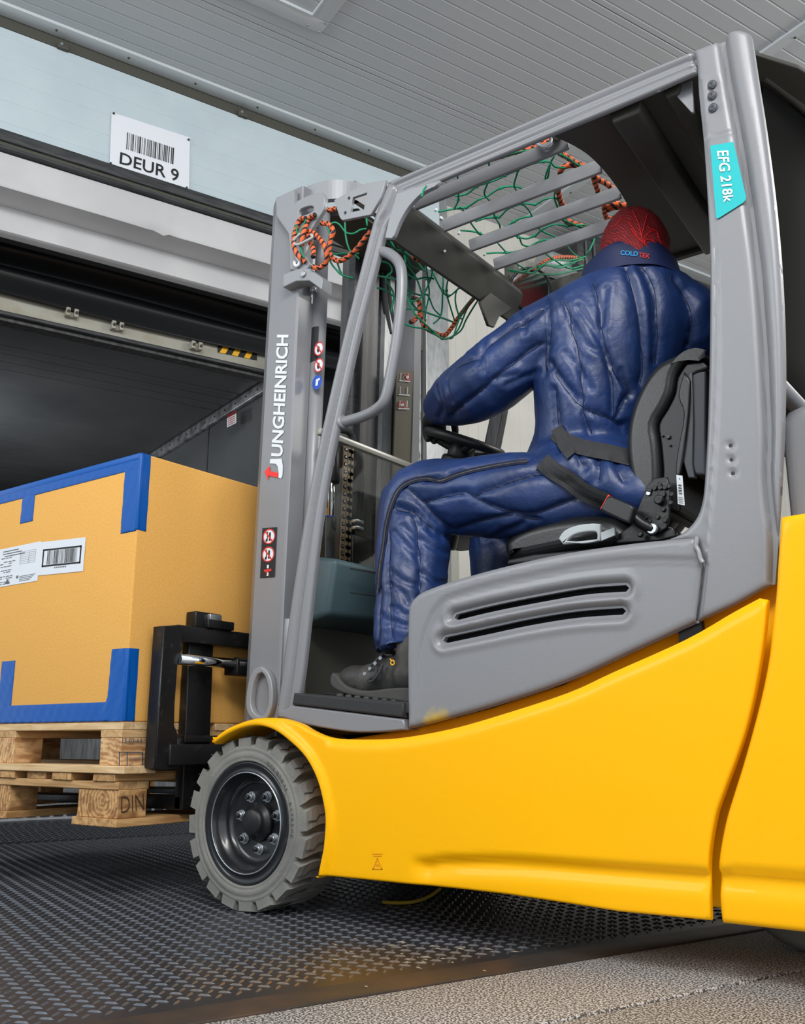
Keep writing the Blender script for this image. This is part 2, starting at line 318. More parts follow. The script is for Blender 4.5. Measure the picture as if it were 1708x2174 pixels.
def panel(name, outer, holes, step, mapf, relief, thick, mat, parent=None, rnd=.008, rim=None, **tags):
    """pressed sheet: outline and holes in 2D, interior grid, relief(P)->height along the outward normal; mapf(u,v,h)->world"""
    O = resample(outer, step); H = [resample(h, step) for h in holes]
    lo = np.min(O, 0); hi = np.max(O, 0)
    gx, gy = np.meshgrid(np.arange(lo[0]+step/2, hi[0], step), np.arange(lo[1]+step/2, hi[1], step)); G = np.stack([gx.ravel(), gy.ravel()], 1)
    k = inside(G, O); db = sdist(G, O, True)
    for h in H: k &= ~inside(G, h); db = np.minimum(db, sdist(G, h, True))
    RI = []
    for L, sg in [(O, 1)]+[(h, -1) for h in H]:
        A_ = np.array(L); ar = .5*np.sum(A_[:, 0]*np.roll(A_[:, 1], -1)-np.roll(A_[:, 0], -1)*A_[:, 1]); t = np.roll(A_, -1, 0)-np.roll(A_, 1, 0); t /= np.linalg.norm(t, axis=1)[:, None]+1e-12
        nn = np.stack([-t[:, 1], t[:, 0]], 1)*(1 if ar > 0 else -1)*sg
        for q in (.12, .35, .65, 1.0): RI.append((A_+nn*rnd*q, rnd*q))
    db2 = rnd+step*.4; G = G[k & (db > db2)]; ex = []
    for P_, q in RI:
        kk = inside(P_, O); dd = sdist(P_, O, True)
        for h in H: kk &= ~inside(P_, h); dd = np.minimum(dd, sdist(P_, h, True))
        ex.append(P_[kk & (dd > q*.93)])
    G = np.concatenate([G]+ex)
    V = [tuple(p) for p in O]; E = [(i, (i+1) % len(O)) for i in range(len(O))]
    for h in H: b = len(V); V += [tuple(p) for p in h]; E += [(b+i, b+(i+1) % len(h)) for i in range(len(h))]
    V += [tuple(g) for g in G]
    vo, eo, fo, *_ = delaunay_2d_cdt([Vector(v) for v in V], E, [], 0, 1e-6)
    vo = np.array([tuple(v) for v in vo]); fo = [tuple(f) for f in fo]
    ce = np.array([vo[list(f)].mean(0) for f in fo]); k = inside(ce, O)
    for h in H: k &= ~inside(ce, h)
    fo = [f for f, q in zip(fo, k) if q]
    d = sdist(vo, O, True)
    for h in H: d = np.minimum(d, sdist(vo, h, True))
    h_ = relief(vo) if relief else np.zeros(len(vo))
    e = np.clip(rnd-d, 0, rnd); h_ = h_-(rnd-np.sqrt(np.maximum(rnd*rnd-e*e, 0)))
    n = len(vo); vs = [mapf(p[0], p[1], h) for p, h in zip(vo, h_)]+[mapf(p[0], p[1], -thick) for p in vo]
    cnt = {}
    for f in fo:
        for i in range(3):
            a, b = f[i], f[(i+1) % 3]; cnt[(a, b)] = 1
    fs = list(fo)+[tuple(n+i for i in f[::-1]) for f in fo]
    sm = [True]*len(fo)+[False]*len(fo)
    for (a, b) in cnt:
        if (b, a) not in cnt: fs.append((b, a, n+a, n+b)); sm.append(False)
    me = bpy.data.meshes.new(name); me.from_pydata([tuple(map(float, v)) for v in vs], [], fs); me.update()
    bm = bmesh.new(); bm.from_mesh(me); bmesh.ops.recalc_face_normals(bm, faces=bm.faces); bm.to_mesh(me); bm.free()
    o = link(name, me, mat, parent, False, **tags); me.polygons.foreach_set('use_smooth', sm); return o
def yplane(y): return lambda u, v, h: (u, y-h, v)      # outward = towards -Y (truck's left)
def slab(name, loops, ax, v0, v1, mat, parent=None, bev=.004, res=2, **tags):
    """solid plate: outline (+holes) as 2D loops in the plane normal to ax ('x','y','z'), from v0 to v1, rounded edges"""
    cu = bpy.data.curves.new(name, 'CURVE'); cu.dimensions = '2D'; cu.fill_mode = 'BOTH'
    for L in loops:
        s = cu.splines.new('POLY'); s.points.add(len(L)-1)
        for i, p in enumerate(L): s.points[i].co = (p[0], p[1], 0, 1)
        s.use_cyclic_u = True
    th = abs(v1-v0)/2; bev = min(bev, th*.98); cu.extrude = th-bev; cu.bevel_depth = bev; cu.bevel_resolution = res; cu.offset = -bev
    to = bpy.data.objects.new('tmp', cu); COL.objects.link(to); dg = bpy.context.evaluated_depsgraph_get(); dg.update()
    me = bpy.data.meshes.new_from_object(to.evaluated_get(dg)); bpy.data.objects.remove(to); bpy.data.curves.remove(cu)
    mid = (v0+v1)/2
    for v in me.vertices:
        u, w, h = v.co
        v.co = (mid+h, u, w) if ax == 'x' else ((u, mid-h, w) if ax == 'y' else (u, w, mid+h))
    bm = bmesh.new(); bm.from_mesh(me); bmesh.ops.remove_doubles(bm, verts=bm.verts, dist=1e-5); bmesh.ops.recalc_face_normals(bm, faces=bm.faces); bm.to_mesh(me); bm.free()
    me.materials.clear(); o = link(name, me, mat, parent, False, **tags)
    for p in me.polygons: p.use_smooth = len(p.vertices) == 4 and p.area < .0006
    return o
def XZ(L, y): return [(p[0], p[2]) for p in PX(L, 'y', y)]
def YZ(L, x): return [(p[1], p[2]) for p in PX(L, 'x', x)]
def XY(L, z): return [(p[0], p[1]) for p in PX(L, 'z', z)]
def sm(L, n=4): return [(p[0], p[1]) for p in catmull([(a[0], a[1]) for a in L], n)]
def bil(Q, u, v):
    Q = [np.array(q, float) for q in Q]; return (Q[0]*(1-u)+Q[1]*u)*(1-v)+(Q[3]*(1-u)+Q[2]*u)*v
def qnorm(Q):
    Q = [np.array(q, float) for q in Q]; n = np.cross(Q[1]-Q[0], Q[3]-Q[0]); n /= np.linalg.norm(n)
    if n@(CAM-Q[0]) < 0: n = -n
    return n
def text_on(name, s, Q, mat, parent=None, bold=.0, lift=.0008, **tags):
    """lettering fitted into the quad BL, BR, TR, TL"""
    cu = bpy.data.curves.new(name, 'FONT'); cu.body = s; cu.offset = bold; cu.resolution_u = 3
    to = bpy.data.objects.new('tmp', cu); COL.objects.link(to); dg = bpy.context.evaluated_depsgraph_get(); dg.update()
    me = bpy.data.meshes.new_from_object(to.evaluated_get(dg)); bpy.data.objects.remove(to)
    co = np.array([v.co[:] for v in me.vertices]); lo = co.min(0); hi = co.max(0); n = qnorm(Q)*lift
    for v in me.vertices:
        u = (v.co[0]-lo[0])/(hi[0]-lo[0]); w = (v.co[1]-lo[1])/(hi[1]-lo[1]); v.co = tuple(bil(Q, u, w)+n)
    me.materials.clear(); return link(name, me, mat, parent, False, **tags)
def rects_on(name, R, Q, mat, parent=None, lift=.0006, **tags):
    vs, fs = [], []; n = qnorm(Q)*lift
    for (u0, v0, u1, v1) in R:
        b = len(vs); vs += [bil(Q, u0, v0)+n, bil(Q, u1, v0)+n, bil(Q, u1, v1)+n, bil(Q, u0, v1)+n]; fs.append((b, b+1, b+2, b+3))
    me = bpy.data.meshes.new(name); me.from_pydata([tuple(map(float, v)) for v in vs], [], fs); return link(name, me, mat, parent, False, **tags)
def polys_on(name, PL, Q, mat, parent=None, lift=.0006, **tags):
    vs, fs = [], []; n = qnorm(Q)*lift
    for L in PL:
        b = len(vs); vs += [bil(Q, u, v)+n for u, v in L]; fs.append(tuple(range(b, b+len(L))))
    me = bpy.data.meshes.new(name); me.from_pydata([tuple(map(float, v)) for v in vs], [], fs); return link(name, me, mat, parent, False, **tags)
def ring_on(name, c, ru, rv, w, Q, mat, parent=None, lift=.0009, seg=28, fill=False):
    vs, fs = [], []; n = qnorm(Q)*lift
    for k in range(seg):
        q = 2*math.pi*k/seg
        vs.append(bil(Q, c[0]+ru*math.cos(q), c[1]+rv*math.sin(q))+n)
        if not fill: vs.append(bil(Q, c[0]+ru*(1-w)*math.cos(q), c[1]+rv*(1-w)*math.sin(q))+n)
    if fill: fs = [tuple(range(seg))]
    else: fs = [(2*k, (2*k+2) % (2*seg), (2*k+3) % (2*seg), 2*k+1) for k in range(seg)]
    me = bpy.data.meshes.new(name); me.from_pydata([tuple(map(float, v)) for v in vs], [], fs); return link(name, me, mat, parent)
def barcode(name, Q, mat, parent, n=34, seed=3, lift=.0006):
    rnd = random.Random(seed); u = 0; R = []
    ws = [rnd.choice((1, 1, 2, 3)) for _ in range(2*n)]; T = sum(ws)
    for i, wv in enumerate(ws):
        if i % 2 == 0: R.append((u/T, 0, (u+wv*.9)/T, 1))
        u += wv
    return rects_on(name, R, Q, mat, parent, lift)
# ================================================================ SETTING
def ribbed(name, prof, mapf, l0, l1, mat, parent=None, **tags):
    """sheet with fine grooves: prof = list of (u, depth), extruded from l0 to l1; mapf(l,u,d)"""
    vs, fs = [], []
    for u, d in prof: vs += [mapf(l0, u, d), mapf(l1, u, d)]
    for i in range(len(prof)-1): fs.append((2*i, 2*i+1, 2*i+3, 2*i+2))
    n = len(vs); u0, u1 = prof[0][0], prof[-1][0]
    vs += [mapf(l0, u0, .06), mapf(l1, u0, .06), mapf(l1, u1, .06), mapf(l0, u1, .06)]
    fs += [(n, n+1, n+2, n+3), (0, 1, n+1, n), (2*len(prof)-2, 2*len(prof)-1, n+2, n+3)]
    return mk(name, vs, fs, mat, parent, **tags)
def grooves(u0, u1, pitch, w=.008, d=.003):
    P = [(u0, .004), (u0+.003, 0)]; u = u0+pitch*.5
    while u < u1-pitch*.3:
        P += [(u-w/2, 0), (u-w/6, d), (u+w/6, d), (u+w/2, 0)]; u += pitch
    return P+[(u1-.003, 0), (u1, .004)]
# --- ceiling
ceiling = dbox('ceiling', -6.6, 7, -5.2, 2.6, 4.05, 4.1, ceilM, kind='structure')
edges_s = [-4.9, -3.86, -2.82, -1.78, -.74, .295, 1.333, 1.955]
for i in range(len(edges_s)-1):
    s0, s1 = edges_s[i]+.002, edges_s[i+1]-.002
    ribbed('ceiling_panel', grooves(s0, s1, .0865, .012, .004), lambda l, u, d: dk(l, u, 3.98+d), -6.6, 7, ceilM, ceiling)
ribbed('ceiling_panel', grooves(1.96, 2.5, .0865, .012, .004), lambda l, u, d: dk(l, u, 3.98+d), 1.95, 4.12, ceilM, ceiling)
t1 = dbox('trim_1', 2.80, 2.865, -3.2, 2.16, 3.966, 3.98, trimL, kind='structure')
for s in np.arange(-2.2, 2.1, .42): cyl('screw', dk(2.85, s, 3.968), dk(2.85, s, 3.962), .006, gaskM, t1, 8)
# access hatch in the ceiling
hm = M('hatch_frame_sheet', (206, 209, 212), .5)
hatch = dbox('ceiling_hatch', -.55, .785, 1.115, 1.204, 3.966, 3.979, hm, bev=.003, kind='structure')
dbox('hatch_frame', .697, .785, -.15, 1.115, 3.966, 3.979, hm, hatch, bev=.003)
dbox('hatch_frame', -.55, -.46, -.15, 1.115, 3.966, 3.979, hm, hatch, bev=.003)
dbox('hatch_frame', -.46, .697, -.15, -.06, 3.966, 3.979, hm, hatch, bev=.003)
dbox('hatch_lip', .688, .697, -.06, 1.115, 3.962, 3.979, trimL, hatch); dbox('hatch_lip', -.46, .688, 1.106, 1.115, 3.962, 3.979, trimL, hatch)
for q in ((.70, 1.18), (.77, 1.19), (.77, 1.12), (.3, 1.19), (.1, 1.185), (.76, .8), (-.1, 1.19)): cyl('rivet', dk(q[0], q[1], 3.967), dk(q[0], q[1], 3.96), .007, galv, hatch, 8)
# pale angle along the wall head, dark shadow gap
t2 = dbox('trim_2', -3.2, 1.93, 1.86, 1.95, 3.962, 3.98, trimL, bev=.003, kind='structure')
for a in np.arange(-1.1, 1.9, .37): cyl('screw', dk(a, 1.90, 3.963), dk(a, 1.90, 3.957), .006, rustM, t2, 8)
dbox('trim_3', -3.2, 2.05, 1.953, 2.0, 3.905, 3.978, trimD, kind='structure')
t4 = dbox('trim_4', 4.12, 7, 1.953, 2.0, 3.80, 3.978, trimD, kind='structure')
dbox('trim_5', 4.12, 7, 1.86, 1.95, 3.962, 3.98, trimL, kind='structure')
for k, (px, py) in enumerate(((135, 86), (515, 231))):
    p = at(px, py, 's', 1.945); a = float(p@WV)
    c = dbox('bracket_clip', a-.028, a+.028, 1.93, 1.955, 3.895, 3.93, trimD, bev=.003)
    c['label'] = ['small dark clip bracket in the shadow gap above the door sign, left one', 'small dark clip bracket in the shadow gap near the middle of the door wall'][k]; c['category'] = 'bracket'
    cyl('bolt', dk(a-.01, 1.932, 3.915), dk(a-.01, 1.924, 3.915), .007, zinc, c, 10)
# --- wall above the dock door
wall = dbox('wall_front', -6.6, 2.05, 2.01, 2.10, 3.32, 4.05, wallM, kind='structure')
ribbed('wall_panel', grooves(3.322, 3.904, .118, .004, .0012), lambda l, u, d: dk(l, 1.953+d, u), -6.6, 2.05, wallM, wall)
g1 = dbox('trim_6', -3.2, 1.93, 1.915, 1.96, 3.262, 3.322, gaskM, bev=.006, kind='structure')
dbox('seal_strip', -3.2, 1.93, 1.93, 1.96, 3.24, 3.262, trimD, g1); dbox('seal_strip', -3.2, 1.93, 1.92, 1.96, 3.225, 3.24, gaskM, g1, bev=.003)
# fascia of the lintel with a dent
def fascia():
    A = np.arange(-3.2, 1.94, .03); prof = [(1.962, 3.225), (1.95, 3.215)]+[(1.95, z) for z in np.linspace(3.19, 3.075, 6)]+[(1.95, 3.05), (1.955, 3.04)]+[(s, 3.04) for s in np.linspace(1.98, 2.11, 6)]+[(2.138, 3.04), (2.14, 3.03)]+[(2.14, z) for z in np.linspace(3.0, 2.93, 4)]+[(2.14, 2.912), (2.155, 2.905), (2.2, 2.905)]
    pd = at(340, 495, 's', 1.95); ad = float(pd@WV); vs, fs = [], []; n = len(prof)
    for a in A:
        for s, z in prof:
            g = math.exp(-((a-ad)/.11)**2-((z-3.045)/.03)**2-((s-1.96)/.05)**2); g2 = math.exp(-((a-ad-.02)/.05)**2-((z-3.035)/.03)**2-((s-1.96)/.08)**2)
            g3 = math.exp(-((a-ad-.05)/.12)**2-((s-2.14)/.02)**2-((z-3.01)/.03)**2)
            vs.append(dk(a, s+.02*g+.006*g3, z+.012*g2*math.sin(a*150)+.008*g))
    for i in range(len(A)-1):
        for k in range(n-1): b = i*n+k; fs.append((b, b+1, b+n+1, b+n))
    return mk('trim_7', vs, fs, lintM, smooth=True, kind='structure')
fs_ = fascia(); sm_ = fs_.modifiers.new('edge', 'EDGE_SPLIT'); sm_.split_angle = math.radians(40)
dbox('wall_front', -3.2, 1.93, 2.205, 2.30, 2.93, 3.30, curtM, kind='structure')
# black shelter curtain
def curtain():
    vs, fs = [], []; A = np.linspace(-3, 1.9, 60); K = 46
    for i, a in enumerate(A):
        for k in range(K):
            t = k/(K-1); z = 3.12-.34*t+.018*math.sin(a*1.7+t*4); s = 2.52+.05*math.sin(t*14+.35*math.sin(a*1.3))*min(1, t*3+.2)+.04*(1-t)
            vs.append(dk(a, s, z))
    for i in range(len(A)-1):
        for k in range(K-1): b = i*K+k; fs.append((b, b+1, b+K+1, b+K))
    return mk('dock_curtain', vs, fs, curtM, smooth=True)
cu_ = curtain(); cu_['label'] = 'black folded rubber curtain above the trailer opening'; cu_['category'] = 'curtain'
sd = cu_.modifiers.new('t', 'SOLIDIFY'); sd.thickness = .008
dbox('wall_outer', -3.2, 2.3, 2.72, 2.80, 2.82, 3.9, curtM, kind='structure'); dbox('wall_outer', 1.58, 2.3, 2.72, 2.80, 0, 2.82, curtM, kind='structure'); dbox('wall_outer', -3.2, 1.93, 2.30, 2.72, 3.4, 3.5, curtM, kind='structure')
# --- door jamb on the right and the wall behind the cab
dbox('trim_8', 1.385, 1.402, 1.96, 2.02, 0, 2.46, lintM, kind='structure'); dbox('trim_9', 1.404, 1.50, 1.97, 2.03, 0, 2.60, greyL, kind='structure')
j = dbox('trim_10', 1.50, 1.86, 2.03, 2.10, 0, 3.3, steelM, kind='structure')
wp = M('peeling_white_post', (192, 198, 194), .6, col2=(92, 94, 90), vscale=16, stretch=(5, 5, .8), thr=(.52, .6))
dbox('trim_11', 1.845, 1.885, 1.93, 2.03, 0, 3.3, wp, kind='structure'); dbox('trim_12', 1.887, 1.915, 1.915, 2.03, 0, 3.6, steelM, bev=.004, kind='structure'); dbox('trim_13', 1.917, 1.94, 1.94, 2.03, 0, 3.6, galv, kind='structure')
jp = dbox('trim_14', 1.945, 2.19, 2.06, 2.16, 0, 3.96, galv, bev=.004, kind='structure')
wr = dbox('wall_right', 2.19, 4.12, 2.24, 2.34, 0, 4.05, creamM, kind='structure')
for i in range(2):
    a0 = 2.19+i*.965
    ribbed('wall_panel', grooves(a0+.001, a0+.963, .0877, .008, .0025), lambda l, u, d: dk(u, 2.17+d, l), 0, 3.98, creamM, wr)
wq = dbox('wall_right', 4.12, 7.0, 2.01, 2.4, 0, 4.05, creamM, kind='structure')
ribbed('wall_panel', grooves(4.121, 6.99, .0877, .008, .0025), lambda l, u, d: dk(u, 1.953+d, l), 0, 3.80, creamM, wq)
wf = dbox('wall_far', 6.9, 7.0, -5.2, 2.0, 0, 4.05, creamM, kind='structure')
wl = dbox('wall_left', -6.6, -6.5, -5.2, 2.7, 0, 4.05, wallM, kind='structure')
dbox('wall_front', -6.6, -2.2, 1.95, 2.10, 0, 3.225, wallM, kind='structure')
# door drive unit high on the right wall
du = thing('door_drive', 'grey door motor unit with two hanging chains high on the cream wall', 'motor', dk(3.45, 2.1, 3.3))
box_c = at(1210, 560, 's', 1.95); a_ = float(box_c@WV); z_ = float(box_c[2])
dbox('housing', a_-.02, a_+.7, 1.85, 2.16, z_-.06, z_+.22, gaskM, du, bev=.01)
cyl('drum', dk(a_-.22, 2.0, z_-.02), dk(a_+.1, 2.0, z_-.02), .085, galv, du, 28, .01)
dbox('wall_plate', a_-.16, a_+.45, 2.10, 2.17, z_-.34, z_-.06, greyL, du, bev=.006)
for q in (.05, .13): tubes('chain', [[dk(a_+q, 1.84, z_+.18), dk(a_+q, 1.84, z_-.5)]], .009, zinc, du, 6, 1)
# --- floor
floor = dbox('floor', -6.6, 8, -6, -1.205, -.06, 0, concM, bev=.004, kind='structure'); dbox('floor_slab', -6.6, 8, -1.195, -.90, -.06, 0, concM, floor, bev=.004)
dbox('floor_slab', 2.6, 8, -.9, 2.1, -.06, 0, concM, floor)
dbox('trim_15', -6.6, 2.6, -.895, -.805, -.06, .002, rustM, bev=.002, kind='structure')
dp = dbox('dock_plate', -6.6, 2.6, -.80, 2.16, -.08, 0, plateM, kind='structure')
lip = hexa('dock_plate_lip', [dk(-1.1, 2.162, -.03), dk(1.2, 2.162, -.03), dk(1.2, 2.162, 0), dk(-1.1, 2.162, 0), dk(-1.1, 2.72, .022), dk(1.2, 2.72, .022), dk(1.2, 2.72, .052), dk(-1.1, 2.72, .052)], plateM, kind='structure')
def lugs(parent, a0, a1, s0, s1, zf, p=.0275, clip=None):
    vs, fs = [], []; L, W, Hh = .0138, .0032, .0030
    d1 = np.array([math.cos(math.radians(45)), math.sin(math.radians(45))]); d2 = np.array([-d1[1], d1[0]])
    i0 = int(-9/p)
    for i in range(-400, 400):
        for j_ in range(-400, 400):
            c = d1*(i*p)+d2*(j_*p)
            if not (a0+.02 < c[0] < a1-.02 and s0+.03 < c[1] < s1-.02): continue
            q = c[0]*WV+c[1]*NV-CAM; dd = q@FV
            if dd < .8: continue
            x = 854+FPX*(q@RV)/dd
            if x < -350 or x > 2100: continue
            u, v = (d1, d2) if (i+j_) % 2 else (d2, d1); z = zf(c[1]); b = len(vs)
            for t, w in ((-L, 0), (-L*.5, W), (L*.5, W), (L, 0), (L*.5, -W), (-L*.5, -W)):
                r = c+u*t+v*w; vs.append(dk(r[0], r[1], zf(r[1])))
            for t in (-L*.5, L*.5): r = c+u*t; vs.append(dk(r[0], r[1], zf(r[1])+Hh))
            fs += [(b, b+1, b+6), (b+1, b+2, b+7, b+6), (b+2, b+3, b+7), (b+3, b+4, b+7), (b+4, b+5, b+6, b+7), (b+5, b, b+6)]
    me = bpy.data.meshes.new('tread_lug'); me.from_pydata([tuple(v) for v in vs], [], fs); link('tread_lug', me, lugM, parent, kind='stuff')
lugs(dp, -2.6, 2.6, -.80, 2.16, lambda s: .0); lugs(lip, -1.1, 1.2, 2.16, 2.72, lambda s: .052*(s-2.16)/.56)
# --- trailer parked at the dock
TS = -.0523
def tk(a, s, z): return dk(a+TS*(s-2.9), s, z)
def tbox(name, a0, a1, s0, s1, z0, z1, mat, parent, bev=0, **t):
    return hexa(name, [tk(a0, s0, z0), tk(a1, s0, z0), tk(a1, s1, z0), tk(a0, s1, z0), tk(a0, s0, z1), tk(a1, s0, z1), tk(a1, s1, z1), tk(a0, s1, z1)], mat, parent, bev, **t)
TR = thing('trailer', 'open grey-lined trailer backed up to the dock door, dirty white top beam', 'trailer', dk(0, 3.5, 0))
hb = tbox('header_beam', -1.4, 1.34, 2.60, 2.66, 2.69, 2.815, headM, TR, bev=.004)
tbox('seal_rail', -1.35, 1.26, 2.585, 2.62, 2.665, 2.688, gaskM, hb, bev=.005); tbox('seal_rail', -1.35, 1.26, 2.62, 2.70, 2.645, 2.664, steelM, hb)
for px, py in ((150, 662), (246, 690), (413, 732)):
    p = at(px, py, 's', 2.6); a = float(p@WV); z = float(p[2])-.022
    h = dbox('latch_keeper', a-.035, a+.035, 2.575, 2.60, z-.018, z+.012, headM, TR, bev=.004)
    for q in (-.022, .022): dbox('keeper_lug', a+q-.012, a+q+.012, 2.55, 2.58, z-.022, z+.026, headM, h, bev=.004); cyl('bolt', dk(a+q, 2.556, z), dk(a+q, 2.54, z), .009, rustM, h, 6)
Q = [at(462, 748, 's', 2.596), at(545, 765, 's', 2.596), at(545, 741, 's', 2.596), at(462, 726, 's', 2.596)]
hz = polys_on('hazard_tape', [[(0, 0), (1, 0), (1, 1), (0, 1)]], Q, inkM, TR, .001); polys_on('stripe', [[(i*.31+.04, 0), (i*.31+.19, 0), (i*.31+.33, 1), (i*.31+.18, 1)] for i in range(-1, 3) if 0 <= i*.31+.04 and i*.31+.33 < 1.03], Q, yelI, hz, .002)
ribbed('roof_lining', grooves(2.66, 12, .30, .02, .0015), lambda l, u, d: tk(l, u, 2.68+d), -1.3, 1.25, trailM, TR)
for s in (3.05, 3.18, 3.31, 3.44): tbox('roof_joint', -1.3, 1.24, s, s+.005, 2.678, 2.681, trailM, TR)
tbox('side_lining', 1.24, 1.30, 2.66, 12, .11, 2.68, trailM, TR); tbox('side_lining', -1.36, -1.30, 2.66, 12, .11, 2.68, trailM, TR); tbox('front_wall', -1.36, 1.3, 12, 12.1, .11, 2.7, trailM, TR)
for s in np.arange(3.6, 11, 1.2): tbox('wall_joint', 1.236, 1.241, s, s+.012, .11, 2.62, gaskM, TR)
cr = tbox('corner_rail', 1.205, 1.24, 2.66, 12, 2.60, 2.675, aluM, TR, bev=.008)
for s in np.arange(2.8, 8, .16): cyl('rivet', tk(1.204, s, 2.635), tk(1.199, s, 2.635), .006, gaskM, cr, 6)
Q = [at(p[0], p[1], 'a', 1.15) for p in ((482, 908), (502, 898), (502, 871), (482, 882))]
wlb = polys_on('warning_label', [[(0, 0), (1, 0), (1, 1), (0, 1)]], Q, whiteI, TR, .002); polys_on('label_band', [[(0, .75), (1, .75), (1, 1), (0, 1)]], Q, M('dark_red_print', (130, 28, 32), .6), wlb, .003)
rects_on('label_print', [(.15, y, .85, y+.06) for y in (.1, .26, .42, .58)], Q, M('red_text', (190, 60, 60), .6), wlb, .003)
tf = tbox('floor_deck', -1.3, 1.24, 2.75, 12, .02, .10, aluM, TR)
vs, fs = [], []
for a in np.arange(-1.28, 1.22, .042):
    b = len(vs); vs += [tk(a, 2.76, .10), tk(a+.022, 2.76, .10), tk(a+.022, 12, .10), tk(a, 12, .10), tk(a, 2.76, .122), tk(a+.022, 2.76, .122), tk(a+.022, 12, .122), tk(a, 12, .122)]; fs += [tuple(b+i for i in f) for f in BF]
kpm = M('bright_kick_plate', (190, 192, 194), .5, metal=.2, col2=(150, 152, 154), vscale=14, stretch=(1, 1, .3))
tbox('kick_plate', 1.228, 1.24, 2.7, 12, .12, .62, kpm, TR); tbox('kick_plate', -1.3, 1.24, 11.9, 12, .12, .8, kpm, TR)
mk('floor_rib', vs, fs, kpm, TR, kind='stuff')
rb_ = M('black_buffer_cell', (40, 42, 45), .7); fr_ = M('white_cell_frame', (186, 188, 190), .5)
tbox('sill_beam', -1.3, 1.26, 2.735, 2.75, .055, .118, fr_, TR)
for a in np.arange(-1.25, 1.2, .066): tbox('buffer_cell', a, a+.05, 2.728, 2.736, .068, .108, rb_, TR, bev=.004)
# open trailer door folded back beside its flank
tbox('open_door', 1.50, 1.56, 2.62, 4.4, .2, 2.80, greyL, TR, bev=.004); tbox('door_seal', 1.49, 1.57, 2.62, 4.4, 2.80, 2.83, lintM, TR)
# door sign
SQ = [at(232, 371, 's', 1.945), at(401, 403, 's', 1.945), at(403, 292, 's', 1.945), at(237, 238, 's', 1.945)]
sg = hexa('door_sign', [SQ[0], SQ[1], SQ[1]+NV*.004, SQ[0]+NV*.004, SQ[3], SQ[2], SQ[2]+NV*.004, SQ[3]+NV*.004], paperM)
sg['label'] = 'white plastic door sign with a barcode and DEUR 9 above the dock door'; sg['category'] = 'sign'
text_on('lettering', 'DEUR 9', [at(253.4, 347.6, 's', 1.944), at(378.7, 387, 's', 1.944), at(379.8, 361, 's', 1.944), at(255.5, 322.5, 's', 1.944)], inkM, sg, bold=.012)
barcode('barcode', [at(267.8, 316.6, 's', 1.944), at(371, 350, 's', 1.944), at(372.8, 315.4, 's', 1.944), at(269.8, 280.9, 's', 1.944)], inkM, sg, 30, 5)
for px, py in ((241, 241), (400, 297), (234.5, 347), (396, 399)):
    p = at(px, py, 's', 1.944); cyl('screw', p, p-NV*.005, .006, gaskM, sg, 10)
# ================================================================ LOAD
def wbox(name, x0, x1, y0, y1, z0, z1, mat, parent):
    j = lambda: random.uniform(-.002, .002)
    return hexa(name, [(x0+j(), y0+j(), z0), (x1+j(), y0+j(), z0), (x1+j(), y1+j(), z0), (x0+j(), y1+j(), z0), (x0+j(), y0+j(), z1), (x1+j(), y0+j(), z1), (x1+j(), y1+j(), z1), (x0+j(), y1+j(), z1)], mat, parent, .002, 1)
LX0, LX1, LY0, LY1 = -1.55, -.35, -.15, .85
pl = thing('wooden_pallet', 'older brown wooden pallet with DIN on its corner block, underneath, carried by the forks', 'pallet', (-.95, .35, .209))
z = .209
for y in (LY0, .30, .75): pass
for x in (-.35, -.95+.07, -1.55+.14): wbox('bottom_board', x-.19 if x > -.5 else x-.14, x+.015 if x > -.5 else x, LY0-.012, LY1, z, z+.022, woodY2, pl)
DINq = None
for ix, (xa, xb) in enumerate(((-.535, -.35), (-1.03, -.888), (-1.55, -1.41))):
    for ya in (LY0, .30, .75): wbox('block', xa, xb, ya, ya+.10, z+.022, z+.10, woodE2, pl)
for ya in (LY0-.005, .30, .75): wbox('stringer_board', LX0, LX1, ya, ya+.11, z+.10, z+.122, woodX2, pl)
for i in range(8):
    xa = -.405-i*.148
    if i == 0: wbox('deck_board', -.46, -.36, LY0-.01, LY1, z+.122, z+.1435, woodY2, pl)
    else: wbox('deck_board', xa-.075-.03, xa+.012-.02, LY0-.012*(i % 2), LY1, z+.122, z+.1435, woodY2, pl)
burn = M('burnt_lettering', (64, 44, 28), .8)
text_on('stamp', 'DIN', [at(257, 1726, 'x', -.347), at(306, 1719, 'x', -.347), at(304, 1684, 'x', -.347), at(257, 1692, 'x', -.347)], burn, pl, bold=-.015)
pu = thing('wooden_pallet', 'paler newer wooden pallet stamped 13-02-63 directly under the cardboard box', 'pallet', (-.95, .35, .3535))
z = .3535
wbox('bottom_board', LX0, LX1+.035, LY0-.015, LY0+.10, z, z+.0215, woodX, pu); wbox('bottom_board', LX0, LX1, .30, .40, z, z+.0215, woodX, pu); wbox('bottom_board', LX0, LX1, .75, .85, z, z+.0215, woodX, pu)
for ix, (xa, xb) in enumerate(((-.45, -.352), (-1.03, -.888), (-1.55, -1.45))):
    for ya in (LY0, .30, .75): wbox('block', xa, xb, ya, ya+.10, z+.0215, z+.0995, woodE, pu)
for xa, xb in ((-.45, -.352), (-1.03, -.888), (-1.55, -1.45)): wbox('stringer_board', xa, xb, LY0, LY1, z+.0995, z+.1215, woodY, pu)
for i in range(6): ya = LY0+i*.176; wbox('deck_board', LX0, LX1, ya, ya+(.12 if i != 0 else .10), z+.1215, z+.1435, woodX, pu)
blueS = M('blue_stamp_ink', (48, 76, 104), .8)
text_on('stamp', '13-02-63', [at(259, 1578, 'x', -.348), at(301, 1577, 'x', -.348), at(301, 1568, 'x', -.348), at(259, 1566.5, 'x', -.348)], blueS, pu, bold=.005)
